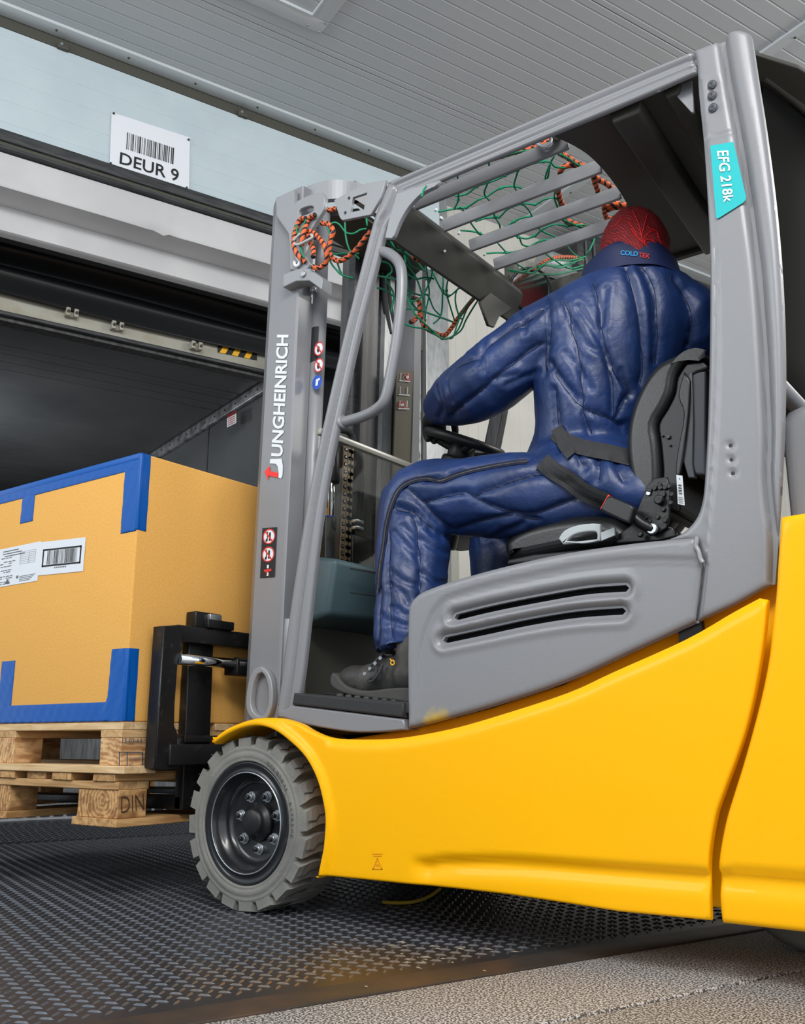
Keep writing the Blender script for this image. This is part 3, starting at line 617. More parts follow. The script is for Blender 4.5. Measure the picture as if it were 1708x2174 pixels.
Q = [at(252, 1634, 'x', -.3485), at(303, 1632, 'x', -.3485), at(303, 1597, 'x', -.3485), at(252, 1596, 'x', -.3485)]
rects_on('stamp_frame', [(0, 0, 1, .05), (0, .95, 1, 1), (0, 0, .04, 1), (.96, 0, 1, 1), (.33, 0, .36, 1)], Q, blueS, pu)
text_on('stamp_text', 'TH-0415', [at(274, 1616, 'x', -.348), at(296, 1614, 'x', -.348), at(296, 1607, 'x', -.348), at(274, 1609, 'x', -.348)], blueS, pu); text_on('stamp_text', 'HT', [at(274, 1628, 'x', -.348), at(282, 1627, 'x', -.348), at(282, 1619, 'x', -.348), at(274, 1620, 'x', -.348)], blueS, pu)
Bz0, Bz1 = .4975, 1.304
cb = box('cardboard_box', LX0, LX1, LY0, LY1, Bz0, Bz1, cardM, bev=.006, seg=3)
cb['label'] = 'large brown cardboard box with blue tape and white labels on two pallets'; cb['category'] = 'box'
ty = LY0-.0014; tx = LX1+.0014
def tape_y(L, y=ty): # wrinkled film on the left face
    P2 = XZ(L, y); return panel('tape', P2, [], .012, yplane(y), lambda P: .0008*np.sin(P[:, 0]*160+P[:, 1]*60)*np.sin(P[:, 1]*90), .0008, tapeM, cb, rnd=.0006)
def tape_x(L, x=tx):
    P2 = YZ(L, x); return panel('tape', P2, [], .012, lambda u, v, h: (x+h, u, v), lambda P: .0008*np.sin(P[:, 0]*160+P[:, 1]*70), .0008, tapeM, cb, rnd=.0006)
zt = Bz1-.001
def r_y(x0, x1, z0, z1): return panel('tape', [(x0, z0), (x1, z0), (x1, z1), (x0, z1)], [], .012, yplane(ty), lambda P: .0007*np.sin(P[:, 0]*140+P[:, 1]*50)*np.sin(P[:, 1]*110), .0008, tapeM, cb, rnd=.0006)
r_y(LX0+.01, LX1-.004, zt-.048, zt); r_y(-.98, -.905, 1.165, zt-.045); r_y(-.425, LX1-.002, 1.058, zt-.02); r_y(LX0+.01, LX1-.004, Bz0+.002, .555); r_y(-1.006, -.928, .55, .70)
panel('tape', [(-.465, Bz0+.002), (LX1-.002, Bz0+.002), (LX1-.002, .708), (-.424, .708), (-.430, .57)], [], .012, yplane(ty-.0008), lambda P: .001*np.sin(P[:, 0]*120-P[:, 1]*100)*np.sin(P[:, 1]*60), .0008, tapeM, cb, rnd=.0006)
def r_x(y0, y1, z0, z1): return panel('tape', [(y0, z0), (y1, z0), (y1, z1), (y0, z1)], [], .012, lambda u, v, h: (tx+h, u, v), lambda P: .0008*np.sin(P[:, 0]*150+P[:, 1]*60), .0008, tapeM, cb, rnd=.0006)
r_x(LY0+.003, LY0+.035, 1.062, zt); r_x(LY0+.003, LY0+.038, Bz0+.002, .708)
for za, zb in ((1.062, zt), (Bz0+.002, .708)): box('tape', LX1-.012, LX1+.0022, LY0-.0022, LY0+.012, za, zb, tapeM, cb, .004, 3)
box('tape', LX0+.01, LX1-.004, LY0-.002, LY0+.006, zt-.02, Bz1+.001, tapeM, cb, .003)
box('tape', LX0+.01, LX1-.004, LY0+.004, LY0+.05, Bz1-.001, Bz1+.0012, tapeM, cb)
# two white labels
def lab(pts, y): P = PX(pts, 'y', y); return P
ly = LY0-.0012
L1 = [(-1.16, .955), (-.843, .955), (-.843, 1.088), (-1.16, 1.088)]
Q1 = [np.array((x, ly, z_)) for x, z_ in L1]; o1 = polys_on('shipping_label', [[(0, 0), (1, 0), (1, 1), (0, 1)]], Q1, paperM, cb, .0002)
rnd = random.Random(4); R = []
for k in range(3): R.append((.3+.04*(k == 2), .9-k*.065, .62+.06*k-.02, .925-k*.065))
for (y, n) in ((.72, 1), (.62, 2), (.5, 1), (.40, 2), (.24, 2), (.1, 2)):
    for q in range(n):
        u = .02
        while u < .5:
            w = rnd.uniform(.03, .08)
            if rnd.random() < .8: R.append((u, y-q*.05, u+w, y-q*.05+.022))
            u += w+.015
R += [(.40, .06, .48, .11), (.42, .12, .46, .17), (.60, .15, .64, .22)]+[(.66, .06+.04*k, .66+.2+.03*k, .075+.04*k) for k in range(4)]
R += [(.64, .5+.045*k, .92, .505+.045*k) for k in range(8)]+[(.64, .5, .643, .82), (.8, .5, .803, .82), (.918, .5, .921, .82)]
rects_on('label_print', R, Q1, inkG, o1, .0008)
Q2 = [np.array((x, ly-.0004, z_)) for x, z_ in ((-.843, .972), (-.598, .961), (-.598, 1.070), (-.843, 1.084))]
o2 = polys_on('barcode_label', [[(0, 0), (1, 0), (1, 1), (0, 1)]], Q2, paperM, cb, .0002)
rects_on('barcode_frame', [(.07, .24, .93, .29), (.07, .72, .93, .77), (.07, .24, .10, .77), (.90, .24, .93, .77)], Q2, inkM, o2, .0008)
barcode('barcode', [bil(Q2, .18, .3), bil(Q2, .84, .3), bil(Q2, .84, .71), bil(Q2, .18, .71)], inkM, o2, 36, 9, .0008)
rects_on('barcode_digits', [(.36+.04*k, .17, .385+.04*k, .21) for k in range(7)], Q2, inkG, o2, .0008)
# ================================================================ FORKLIFT
FL = thing('forklift', 'yellow and grey electric forklift truck carrying the boxed pallets into the dock', 'forklift', (.6, .5, 0))
def gauss(d, w): return np.exp(-(d/w)**2)
def sstep(x, a, b): t = np.clip((x-a)/(b-a), 0, 1); return t*t*(3-2*t)
# --- wheels
def wheel(cx, y0, side, w=.185, name='front_wheel', R=.2285, rim=True, detail=True):
    """side=-1: outer face towards -Y at y0"""
    s = side; c = np.array([cx, y0, R]); ax = np.array([0, -s, 0.])*-1; ax = np.array([0, 1., 0]) if s < 0 else np.array([0, -1., 0])
    prof = [(.160, .012), (.162, .004), (.166, .001), (.169, .004), (.172, .001), (.186, .001), (.189, .004), (.193, .001), (.199, .002), (.205, .006), (.207, .02), (.207, w-.02), (.19, w-.003), (.15, w-.003), (.148, w-.012)]
    t = lathe(name, prof, c, ax, rubberM, FL, 96, cap=False)
    n = 20
    for k in range(n):
        for half in (0, 1):
            q0 = 2*math.pi*(k+(.5 if half else 0))/n+.06; vs = []
            h0, h1 = (.0, w*.52) if not half else (w*.48, w)
            for (h, dq) in ((h0, -.118), (h0+.03*(1 if not half else 0), -.118), (h1 if not half else h1-.03, -.06 if not half else -.05), (h1, -.04) if not half else (h1, -.118)):
                pass
            vs = []; m = 5; sk = .07
            for j in range(m+1):
                h = h0+(h1-h0)*j/m; off = sk*(math.sin((j/m)*2.3)) if not half else sk*(math.sin((1-j/m)*2.3))
                rt = R-(.004 if (j == 0 and not half) or (j == m and half) else 0)
                for dq, rr in ((-.125, .200), (-.105, rt), (.105, rt), (.125, .200)):
                    q = q0+dq+off; hh = h if not ((j == 0 and not half)) else h+.003
                    vs.append(c+ax*hh+np.array([math.cos(q), 0, math.sin(q)])*rr)
            # sidewall end of the lug runs down to the bead ring
            fs = []
            for j in range(m):
                b = j*4; fs += [(b, b+1, b+5, b+4), (b+1, b+2, b+6, b+5), (b+2, b+3, b+7, b+6)]
            fs += [(0, 3, 2, 1), (4*m, 4*m+1, 4*m+2, 4*m+3), (0, 4*m, 4*m+3, 3)]
            mk('tread_lug', vs, fs, rubberM, t)
            if not half:
                # sipe across the lug
                P = [c+ax*(.004+h)+np.array([math.cos(q0+o), 0, math.sin(q0+o)])*(R+.0005) for h, o in ((0, 0), (.03, .0), (.045, .06), (.06, .06), (.075, .09))]
                if detail: tubes('tread_sipe', [P], .0016, gaskM, t, 4, 1)
    if rim:
        r_ = lathe('rim', [(.162, .014), (.161, .006), (.156, .003), (.150, .008), (.138, .010), (.134, .004), (.131, .003), (.128, .006), (.126, .022), (.120, .030), (.114, .034), (.111, .046), (.106, .056), (.096, .060), (.0, .060)], c, ax, rimM, t, 72, cap=False)
        lathe('rim_edge', [(.1335, .0035), (.1315, .0012), (.1295, .0035), (.1315, .005)], c, ax, zinc, t, 64, cap=False)
        lathe('hub_cap', [(.0, .022), (.030, .022), (.034, .025), (.037, .033), (.038, .042), (.050, .046), (.054, .060)], c, ax, black, t, 40)
        for k in range(7):
            q = math.radians(90+28+k*360/7); p = c+np.array([math.cos(q), 0, math.sin(q)])*.072
            cyl('wheel_nut', p+ax*.060, p+ax*.046, .0115, zinc, t, 6); cyl('wheel_stud', p+ax*.048, p+ax*.036, .0070, rimM, t, 12, .002)
            cyl('nut_washer', p+ax*.0605, p+ax*.057, .015, zinc, t, 20)
    return t
W1 = wheel(0, 0, -1)
Qw = None
# raised side wall lettering: short ribs
def sidetext(s_, q0, q1, r, sz):
    n = len(s_)
    for i, ch in enumerate(s_):
        if ch == ' ': continue
        q = q0+(q1-q0)*i/(n-1); e = np.array([math.cos(q), 0, math.sin(q)]); t = np.array([math.sin(q), 0, -math.cos(q)]); c = np.array([0, .0005, .2285])+e*r
        text_on('tyre_lettering', ch, [c-t*sz*.4-e*sz*.5, c+t*sz*.4-e*sz*.5, c+t*sz*.4+e*sz*.5, c-t*sz*.4+e*sz*.5], rubberM if 0 else M_tt, W1, lift=.0012)
M_tt = M('tyre_lettering_rubber', (86, 86, 83), .85)
sidetext('SOLIDEAL', math.radians(62), math.radians(30), .176, .011); sidetext('EXTREME', math.radians(18), math.radians(-8), .176, .010)
wheel(0, 1.06, 1, detail=False); 
for yy in (.42, .62): w = lathe('rear_wheel', [(.1, 0), (.17, 0), (.19, .02), (.19, .1), (.17, .12), (.1, .12), (.05, .08), (.0, .08)], (1.36, yy-.06, .19), (0, 1, 0), rubberM, FL, 48)
# --- yellow side skirt
top = [(453, 1573), (484, 1548), (530, 1529), (564, 1524), (598, 1526), (633, 1537), (660, 1553), (700, 1567), (760, 1570), (839, 1567), (942, 1549), (1043, 1521), (1196, 1471), (1297, 1425), (1450, 1356), (1551, 1298), (1618, 1262)]
rear = [(1626, 1272), (1618, 1359), (1598, 1476), (1572, 1577), (1527, 1700), (1514, 1745), (1503, 1815), (1502, 1880), (1504, 1956)]
bot = [(1309, 1937), (1077, 1901), (877, 1879), (687, 1860), (677, 1864)]
arch = [(690, 1800), (694, 1743), (688, 1697), (675, 1651), (652, 1608), (621, 1576), (587, 1551), (553, 1541), (518, 1546), (484, 1561), (457, 1580)]
SKY = -.015
o2 = XZ(sm(top, 4)[:-1]+sm(rear, 3)+sm(bot, 2)+sm(arch, 4), SKY)
archXZ = np.array(XZ(sm([(677, 1864)]+arch, 4), SKY)); lipline = XZ(sm([(870, 1858), (880, 1843), (905, 1828), (960, 1821), (1100, 1823), (1250, 1833), (1400, 1843), (1502, 1850)], 4), SKY)
topXZ = XZ(sm(top[7:], 4), SKY)
def skirt_relief(P):
    h = np.zeros(len(P)); d = sdist(P, archXZ)
    h += .010*(1-sstep(d, .012, .028))                                # raised lip round the wheel arch
    L = np.array(lipline); zl = np.interp(P[:, 0], L[8:, 0], L[8:, 1]); inn = sstep(P[:, 0], L[0, 0]-.01, L[0, 0]+.05)
    below = zl-P[:, 1]
    h += -.016*sstep(below, -.008, .010)*inn+.010*sstep(below, .012, .05)*inn   # pressed step of the sill
    dt = sdist(P, topXZ); h -= .010*(1-sstep(dt, 0, .03))**2
    h -= .035*sstep(-P[:, 0], -.16, .0)*(P[:, 1] > .3)*0
    return h
skirt = panel('side_skirt', o2, [], .010, yplane(SKY), skirt_relief, .025, yellow, FL, rnd=.007)
# fender shell over the wheel
fa = XZ(sm(arch[2:]+[(452, 1574)], 4), SKY); vs, fs = [], []
for i, (x, z) in enumerate(fa): vs += [(x, SKY-.004, z+.004), (x, SKY+.22, z+.004), (x, SKY+.22, z+.012), (x, SKY-.002, z+.012)]
for i in range(len(fa)-1): b = 4*i; fs += [(b, b+1, b+5, b+4), (b+2, b+3, b+7, b+6)]
mk('fender_shell', vs, fs, yellow, FL, True)
# embossed triangle mark: flat shapes, relief shading painted as darker yellow
Q = [at(p[0], p[1], 'y', SKY-.0005) for p in ((790, 1846), (812, 1846), (812, 1812), (790, 1812))]
yd = M('relief_shade_yellow', (228, 150, 0), .5)
polys_on('embossed_mark', [[(0, .95), (1, .95), (1, 1), (0, 1)], [(.1, .82), (.9, .82), (.9, .86), (.1, .86)], [(.45, .7), (.55, .7), (1, 0), (.9, 0)], [(.45, .7), (.55, .7), (.1, 0), (0, 0)], [(.0, 0), (1, 0), (.96, .06), (.04, .06)], [(.35, .2), (.65, .2), (.6, .35), (.4, .35)]], Q, yd, skirt)
# --- rear corner cover (counterweight)
lft = [(1655, 1096), (1649, 1180), (1644, 1262), (1637, 1320), (1630, 1390), (1617, 1460), (1600, 1530), (1575, 1620), (1553, 1690), (1537, 1745), (1524, 1815), (1521, 1870), (1524, 1930), (1528, 1962)]
pl_ = XZ(sm(lft, 4), -.012); x1 = 2.25
cwo = pl_+[(x1, .108), (x1, .70), (2.22, .85), (2.1, .875), (1.6, .878)]
zs = np.array(XZ([(1524, 1850), (1600, 1853), (1708, 1862)], -.012))
def cw_relief(P):
    zl = np.interp(P[:, 0], zs[:, 0], zs[:, 1]); b = zl-P[:, 1]; return -.016*sstep(b, -.008, .010)+.010*sstep(b, .012, .05)
cw = panel('rear_cover', cwo, [], .014, yplane(-.012), cw_relief, .10, yellow, FL, rnd=.012)
box('counterweight', 1.55, 2.25, .05, 1.03, .12, .865, yellow, FL, .03, 3)
# inner frame seen in the gaps
inner = XZ([(700, 1575), (860, 1549), (1043, 1500), (1196, 1450), (1297, 1400), (1400, 1352), (1440, 1330)], .09)
io = [(.22, .12), (.22, .40)]+inner+[(1.47, .80), (1.50, .80), (1.50, .12)]
slab('chassis_frame', [io], 'y', .088, .99, yellow, FL, .01)
box('dark_gap_block', 1.22, 1.27, .05, .07, .60, .70, M('dark_gap_black', (12, 12, 12), .8), FL)  # thin black block put in to make the gap read dark
box('axle_cover', -.10, .20, .20, .86, .12, .42, black, FL, .01)
box('floor_pan', .02, .52, .12, .95, .46, .505, black, FL, .005)
# --- grey side panel with two louvre slots
AY = .03
at_ = [(863, 1547), (862, 1480), (861, 1400), (862, 1330), (865, 1288), (878, 1267), (901, 1252), (967, 1229), (1069, 1201), (1196, 1173), (1348, 1151), (1475, 1139)]
ab_ = [(1493, 1196), (1478, 1321), (1470, 1323), (1348, 1379), (1196, 1448), (1043, 1499), (942, 1527), (878, 1544)]
ao = XZ(at_[:4]+sm(at_[3:], 4)+ab_[:2]+sm(ab_[2:], 4), AY)
def slot(L, hw):
    L = np.array(XZ(sm(L, 5), AY)); t = np.gradient(L, axis=0); t /= np.linalg.norm(t, axis=1)[:, None]; n = np.stack([-t[:, 1], t[:, 0]], 1)
    end = [L[-1]+t[-1]*hw]; st = [L[0]-t[0]*hw]
    return [tuple(p) for p in (list(L+n*hw)+end+list((L-n*hw)[::-1])+st)], L
s1, m1 = slot([(962, 1309), (1040, 1290), (1140, 1270), (1240, 1253), (1322, 1247)], .0075)
s2, m2 = slot([(938, 1358), (1018, 1341), (1120, 1319), (1220, 1303), (1315, 1296)], .0075)
cre = XZ(sm([(881, 1540), (884, 1450), (890, 1390), (905, 1330), (930, 1285), (970, 1262), (1094, 1229), (1297, 1191), (1488, 1189)], 5), AY)
def arm_relief(P):
    h = -.004*gauss(sdist(P, cre), .005)
    ins = inside(P, cre+[(1.4, .6), (.52, .40)]); h -= .0045*ins*sstep(sdist(P, cre), 0, .012)
    for m in (m1, m2): d = sdist(P, m); up = 1; h += -.012*(1-sstep(d, .008, .022))+.003*gauss(d-.03, .008)
    ps = XZ([(935, 1515)], AY)[0]
    return h
stain = bpy.data.materials.new('grey_paint_with_yellow_scuff'); stain = grey.copy(); stain.name = 'grey_paint_yellow_scuff'
nt = stain.node_tree; b = nt.nodes['Principled BSDF']; g = nt.nodes.new('ShaderNodeNewGeometry'); dn = nt.nodes.new('ShaderNodeVectorMath'); dn.operation = 'DISTANCE'
pc = at(928, 1540, 'y', AY); dn.inputs[1].default_value = tuple(pc); nz = nt.nodes.new('ShaderNodeTexNoise'); nz.inputs['Scale'].default_value = 30
ad = nt.nodes.new('ShaderNodeMath'); ad.operation = 'MULTIPLY_ADD'; ad.inputs[1].default_value = .05
rp = nt.nodes.new('ShaderNodeValToRGB'); rp.color_ramp.elements[0].position = .035; rp.color_ramp.elements[1].position = .075; rp.color_ramp.elements[0].color = lin((212, 178, 20))+[1]; rp.color_ramp.elements[1].color = lin((133, 134, 138))+[1]
nt.links.new(g.outputs['Position'], dn.inputs[0]); nt.links.new(g.outputs['Position'], nz.inputs[0]); nt.links.new(nz.outputs[0], ad.inputs[0]); nt.links.new(dn.outputs['Value'], ad.inputs[2]); nt.links.new(ad.outputs[0], rp.inputs[0]); nt.links.new(rp.outputs[0], b.inputs['Base Color'])
arm = panel('side_panel', ao, [s1, s2], .006, yplane(AY), arm_relief, .016, stain, FL, rnd=.014)
box('louvre_backing', .55, 1.22, AY+.06, AY+.07, .50, .80, black, FL)
topb = XZ(sm([(901, 1254), (967, 1231), (1069, 1203), (1196, 1175), (1348, 1153), (1475, 1141)], 3), AY)
vs, fs = [], []
for x, z in topb: vs += [(x, AY+.02, z-.002), (x, AY+.16, z-.004), (x, AY+.16, z-.03), (x, AY+.02, z-.03)]
for i in range(len(topb)-1): b_ = 4*i; fs += [(b_, b_+1, b_+5, b_+4), (b_+1, b_+2, b_+6, b_+5)]
mk('hood_top', vs, fs, grey, FL, True)
slab('hood_body', [XZ([(905, 1262), (1069, 1215), (1196, 1187), (1348, 1165), (1460, 1162)], AY)+[(1.20, .60), (.56, .50)]], 'y', AY+.16, .96, black, FL, .01)
tubes('weld_bead', [[at(x, y, 'y', AY-.004) for x, y in ((1478, 1140), (1478, 1150), (1477, 1160), (1483, 1172), (1486, 1186), (1492, 1195))]], .005, greyL, FL, 8)
tubes('weld_bead', [[at(x, y, 'y', AY-.004) for x, y in ((1492, 1198), (1486, 1255), (1478, 1318))]], .002, gaskM, FL, 6)
# --- rear pillar of the overhead guard
BY = .035
bl = [(1467, 106), (1476, 130), (1480, 200), (1490, 300), (1497, 400), (1503, 520), (1504, 620), (1503, 720), (1501, 820), (1498, 920), (1493, 1010), (1488, 1060), (1477, 1095), (1458, 1120), (1435, 1136), (1405, 1146)]
br = [(1478, 1150), (1493, 1196), (1478, 1320), (1560, 1283), (1640, 1238), (1648, 1140), (1655, 1050), (1661, 930), (1664, 800), (1662, 680), (1655, 550), (1643, 420), (1625, 280), (1607, 165), (1594, 82), (1588, 70), (1570, 67), (1552, 70), (1533, 80)]
bo = XZ(sm(bl, 3)+br[:5]+sm(br[4:], 3)[1:], BY)
gv = XZ(sm([(1531, 84), (1545, 170), (1562, 260), (1578, 350), (1594, 460), (1607, 560), (1617, 680), (1624, 800), (1629, 920), (1628, 1020), (1640, 1140), (1640, 1230)], 4), BY)
ge = XZ(sm([(1484, 170), (1499, 330), (1508, 420), (1516, 520), (1519, 640), (1520, 760), (1517, 860), (1512, 960), (1505, 1060), (1500, 1130), (1494, 1196)], 4), BY)
dents = XZ([(1500, 292), (1530, 287), (1558, 278)], BY)
def pil_relief(P):
    h = -.022*gauss(sdist(P, gv), .0085)-.0035*gauss(sdist(P, ge), .0035)
    h -= .0035*gauss(sdist(P, dents), .004)
    for px, py in ((1549, 945), (1551, 975), (1554, 1004)): c = np.array(XZ([(px, py)], BY)[0]); h -= .006*gauss(np.linalg.norm(P-c, axis=1), .007)
    for px, py in ((1511, 180), (1511, 203), (1513, 229)): c = np.array(XZ([(px, py)], BY)[0]); h -= .003*gauss(np.linalg.norm(P-c, axis=1), .014)
    L = np.array(gv); xg = np.interp(P[:, 1], L[::-1, 1], L[::-1, 0]); rt = np.clip(P[:, 0]-xg, 0, .2); h += .012*np.sin(np.clip(rt/.07, 0, 1)*math.pi)
    return h
bp_ = panel('rear_pillar', bo, [], .006, yplane(BY), pil_relief, .016, grey, FL, rnd=.012)
for px, py in ((1511, 180), (1511, 203), (1513, 229)):
    p = at(px, py, 'y', BY); cyl('plug', p+[0, .002, 0], p-[0, .006, 0], .0105, M('dark_grey_plug', (70, 74, 82), .45) if py == 180 else bpy.data.materials['dark_grey_plug'], bp_, 20, .004); cyl('plug_hole', p-[0, .0055, 0], p-[0, .0068, 0], .0022, black, bp_, 10)
for px, py in ((1549, 945), (1551, 975), (1554, 1004)): p = at(px, py, 'y', BY); cyl('screw_hole', p+[0, .006, 0], p-[0, -.0035, 0], .0045, black, bp_, 12)
Q = [at(p[0], p[1], 'y', BY-.001) for p in ((1519, 462), (1583, 420), (1554, 301), (1506, 311))]
FP = [at(x, y, 'y', BY-.0035) for x, y in ((1507, 309), (1556, 301), (1583, 418), (1582, 424), (1577, 430), (1525, 463), (1521, 464), (1519, 461))]
tl = mk('model_film', FP+[p+[0, .0008, 0] for p in FP], [tuple(range(8)), tuple(range(8, 16))]+[(i, (i+1) % 8, 8+(i+1) % 8, 8+i) for i in range(8)], tealI, bp_)
text_on('model_lettering', 'EFG 218k', [at(1521, 321, 'y', BY-.004), at(1536, 431, 'y', BY-.004), at(1557, 428, 'y', BY-.004), at(1546, 320, 'y', BY-.004)], whiteI, bp_, bold=.016, lift=.0012)
# --- roof side rail, front pillar and gussets
RY = .045
ru = [(818, 386), (900, 350), (1000, 307), (1100, 263), (1200, 219), (1300, 176), (1400, 134), (1468, 106)]
rl = [(1480, 155), (1465, 158), (1380, 196), (1280, 243), (1148, 284+18), (1050, 345), (940, 386), (880, 412), (850, 440), (836, 470)]
RU = XZ(ru, RY); ang = lambda z0: None
ro = XZ(sm(ru, 2)+[(1480, 152), (1460, 160), (1400, 187), (1300, 230), (1200, 271), (1100, 313), (1000, 354), (930, 384), (880, 405), (856, 418), (830, 402)], RY)
gr1 = XZ([(835, 394), (1000, 323), (1200, 237), (1400, 152), (1470, 124)], RY); gr2 = XZ([(850, 408), (1000, 344), (1200, 258), (1400, 173), (1470, 143)], RY)
rail = panel('roof_rail', ro, [], .006, yplane(RY), lambda P: -.012*gauss(sdist(P, gr1), .008)-.010*gauss(sdist(P, gr2), .005), .014, grey, FL, rnd=.012)
pinkM = M('pink_seal', (190, 130, 132), .6)
tubes('seal_strip', [[at(x, y, 'y', RY+.02) for x, y in ((1170, 283), (1240, 253), (1400, 186), (1425, 175))]], .0025, pinkM, FL, 6)
# front pillar: two rolled edges with a web
PY_ = .035
Lp = [(822, 386), (800, 440), (787, 478), (760, 580), (727, 710), (694, 850), (660, 1010), (640, 1120), (612, 1300), (596, 1430), (583, 1520)]
Rp = [(862, 402), (842, 450), (818, 482), (792, 580), (758, 710), (727, 850), (697, 990), (676, 1120), (655, 1300), (640, 1430), (628, 1500), (622, 1536)]
po = XZ(sm(Lp, 3)+sm(Rp[::-1], 3), PY_)
mid = [((a[0]+b[0])/2-1, (a[1]+b[1])/2) for a, b in zip(Lp, Rp[:11])]; gm = XZ(sm(mid, 3), PY_)
fp = panel('front_pillar', po, [], .0045, yplane(PY_), lambda P: -.014*gauss(sdist(P, gm), .0065), .020, grey, FL, rnd=.012)
gs = XZ([(843, 412), (935, 384), (924, 397)]+sm([(924, 397), (895, 412), (868, 440), (850, 470), (838, 500)], 3)+[(833, 507), (818, 506), (826, 470)], PY_)
slab('gusset', [gs], 'y', PY_-.004, PY_+.012, greyL, FL, .002)
gb = XZ([(712, 427), (780, 391), (822, 384), (812, 420), (790, 458), (729, 470), (724, 464)], PY_); gh = XZ([(752, 421), (782, 411), (775, 447), (746, 453)], PY_)
br_ = slab('pillar_bracket', [gb, gh]+[[(c[0]+.006*math.cos(q), c[1]+.006*math.sin(q)) for q in np.arange(0, 6.28, .6)] for c in XZ([(743, 424), (735, 455)], PY_)], 'y', PY_-.008, PY_+.004, greyL, FL, .002)
# bent tube handle
HB = [(803, 534), (822, 537), (843, 553), (852, 580), (851, 640), (842, 720), (830, 790), (818, 845), (800, 868), (770, 884), (724, 898)]
tubes('grab_handle', [[at(x, y, 'y', PY_+.02-.02*math.sin(math.pi*i/(len(HB)-1))) for i, (x, y) in enumerate(HB)]], .0155, grey, FL, 16, 6)
cyl('weld_collar', at(722, 899, 'y', PY_+.02), at(731, 895, 'y', PY_+.018), .019, greyL, FL, 16)
slab('corner_plate', [XZ([(1424, 176), (1450, 165), (1470, 172), (1475, 242), (1470, 243), (1440, 210)], .10)], 'y', .09, .10, greyL, FL, .002)
# sill and step
so = XZ([(622, 1497), (858, 1526), (863, 1549)]+sm([(863, 1549), (826, 1553), (764, 1555), (703, 1548), (641, 1536), (605, 1524)], 3)[1:]+[(588, 1520)], PY_)
slab('door_sill', [so], 'y', PY_-.006, PY_+.05, grey, FL, .005, 3)
sf = XZ([(627, 1471), (859, 1492), (858, 1524), (623, 1496)], PY_-.004)
st = slab('step_edge', [sf], 'y', PY_-.012, PY_+.04, rubberB, FL, .006, 3)
z0 = at(627, 1471, 'y', PY_)[2]; z1 = at(859, 1492, 'y', PY_)[2]
mat_ = hexa('floor_mat', [(.17, PY_, z0-.03), (.56, PY_, z1-.03), (.56, .95, z1-.03), (.02, .95, z0-.03), (.17, PY_, z0-.002), (.56, PY_, z1-.002), (.56, .95, z1-.002), (.02, .95, z0-.002)], rubberB, FL, .004)
for i in range(5): yy = .13+i*.05; xz = .12; hexa('mat_rib', [(.16, yy, z0-.003), (.34, yy, z0-.014), (.34, yy+.025, z0-.014), (.16, yy+.025, z0-.003), (.16, yy, z0+.004), (.34, yy, z0-.008), (.34, yy+.025, z0-.008), (.16, yy+.025, z0+.004)], rubberB, mat_, .002)
box('front_bulkhead', -.03, .02, .26, .95, .42, .98, blackM, FL, .004); box('foot_well_panel', .02, .03, .20, .95, .50, .80, canopy, FL)
# --- roof: cross beam, slats, rear canopy
ZR = 2.0
def beamq(L, x): return [at(p[0], p[1], 'x', x) for p in L]
# front cross beam: folded sheet, from near side to far side
fb = [(.455, 1.985), (.50, 1.935), (.50, 1.925), (.46, 1.835), (.452, 1.83), (.447, 1.835), (.480, 1.93), (.44, 1.985)]
fb = [(.43, 2.035), (.475, 1.975), (.478, 1.962), (.44, 1.865), (.432, 1.862), (.430, 1.872), (.455, 1.955), (.415, 2.03)]
vs, fs = [], []; n = len(fb)
for y in (.06, .80):
    for x, z in fb: vs.append((x, y, z))
fs = [(i, (i+1) % n, n+(i+1) % n, n+i) for i in range(n)]+[tuple(range(n)), tuple(range(n, 2*n))]
cbm = mk('cross_beam', vs, fs, canopy, FL)
for px, py in ((925, 447), (937, 466), (951, 478), (943, 535), (1028, 541), (974, 496), (935, 464)):
    p = at(px, py, 'x', .462); cyl('hole', p+np.array([.01, -.012, -.005]), p-np.array([0.002, 0, .0]), .004, whiteI, cbm, 8)
slab('beam_foot', [YZ([(1022, 640), (1085, 582), (1088, 655), (1062, 672), (1052, 694), (1040, 690)], .46)], 'x', .445, .455, canopy, FL, .002)
SL = [((914, 435), (1206, 312)), ((972, 483), (1279, 361)), ((1021, 527), (1322, 415)), ((1069, 567), (1274, 489)), ((1120, 612), (1310, 545)), ((1165, 655), (1330, 600))]
for i in range(4):
    y = .150+.153*i; xe = (.975, 1.0, .99, .97, .93, .90)[i] 
    hexa('roof_slat', [(.47, y-.003, 1.985), (xe, y-.003, 1.985), (xe, y+.007, 1.985), (.47, y+.007, 1.985), (.47, y-.013, 2.022), (xe, y-.013, 2.022), (xe, y-.003, 2.022), (.47, y-.003, 2.022)], grey, FL, .002, 1)
cc = [(1140, 283), (1160, 285), (1206, 305), (1245, 328), (1280, 362), (1312, 404), (1340, 452), (1362, 500), (1378, 540), (1390, 580)]
cv = XY(sm(cc, 3), 1.992)
co_ = [(x, y) for x, y in cv if .07 < y < .89]
can = slab('roof_canopy', [[(co_[0][0], .06)]+co_+[(.93, .90), (1.60, .90), (1.66, .5), (1.55, .2), (1.46, .06)]], 'z', 1.992, 2.004, canopy, FL, .003)
for (xa, za, w) in ((1.13, 1.955, .07), (1.27, 1.965, .03)):
    hexa('canopy_rib', [(xa, .08, za), (xa+w, .08, za), (xa+w-.04, .88, za), (xa-.04, .88, za), (xa-.01, .08, 1.992), (xa+w+.01, .08, 1.992), (xa+w-.03, .88, 1.992), (xa-.05, .88, 1.992)], canopy, FL, .006)
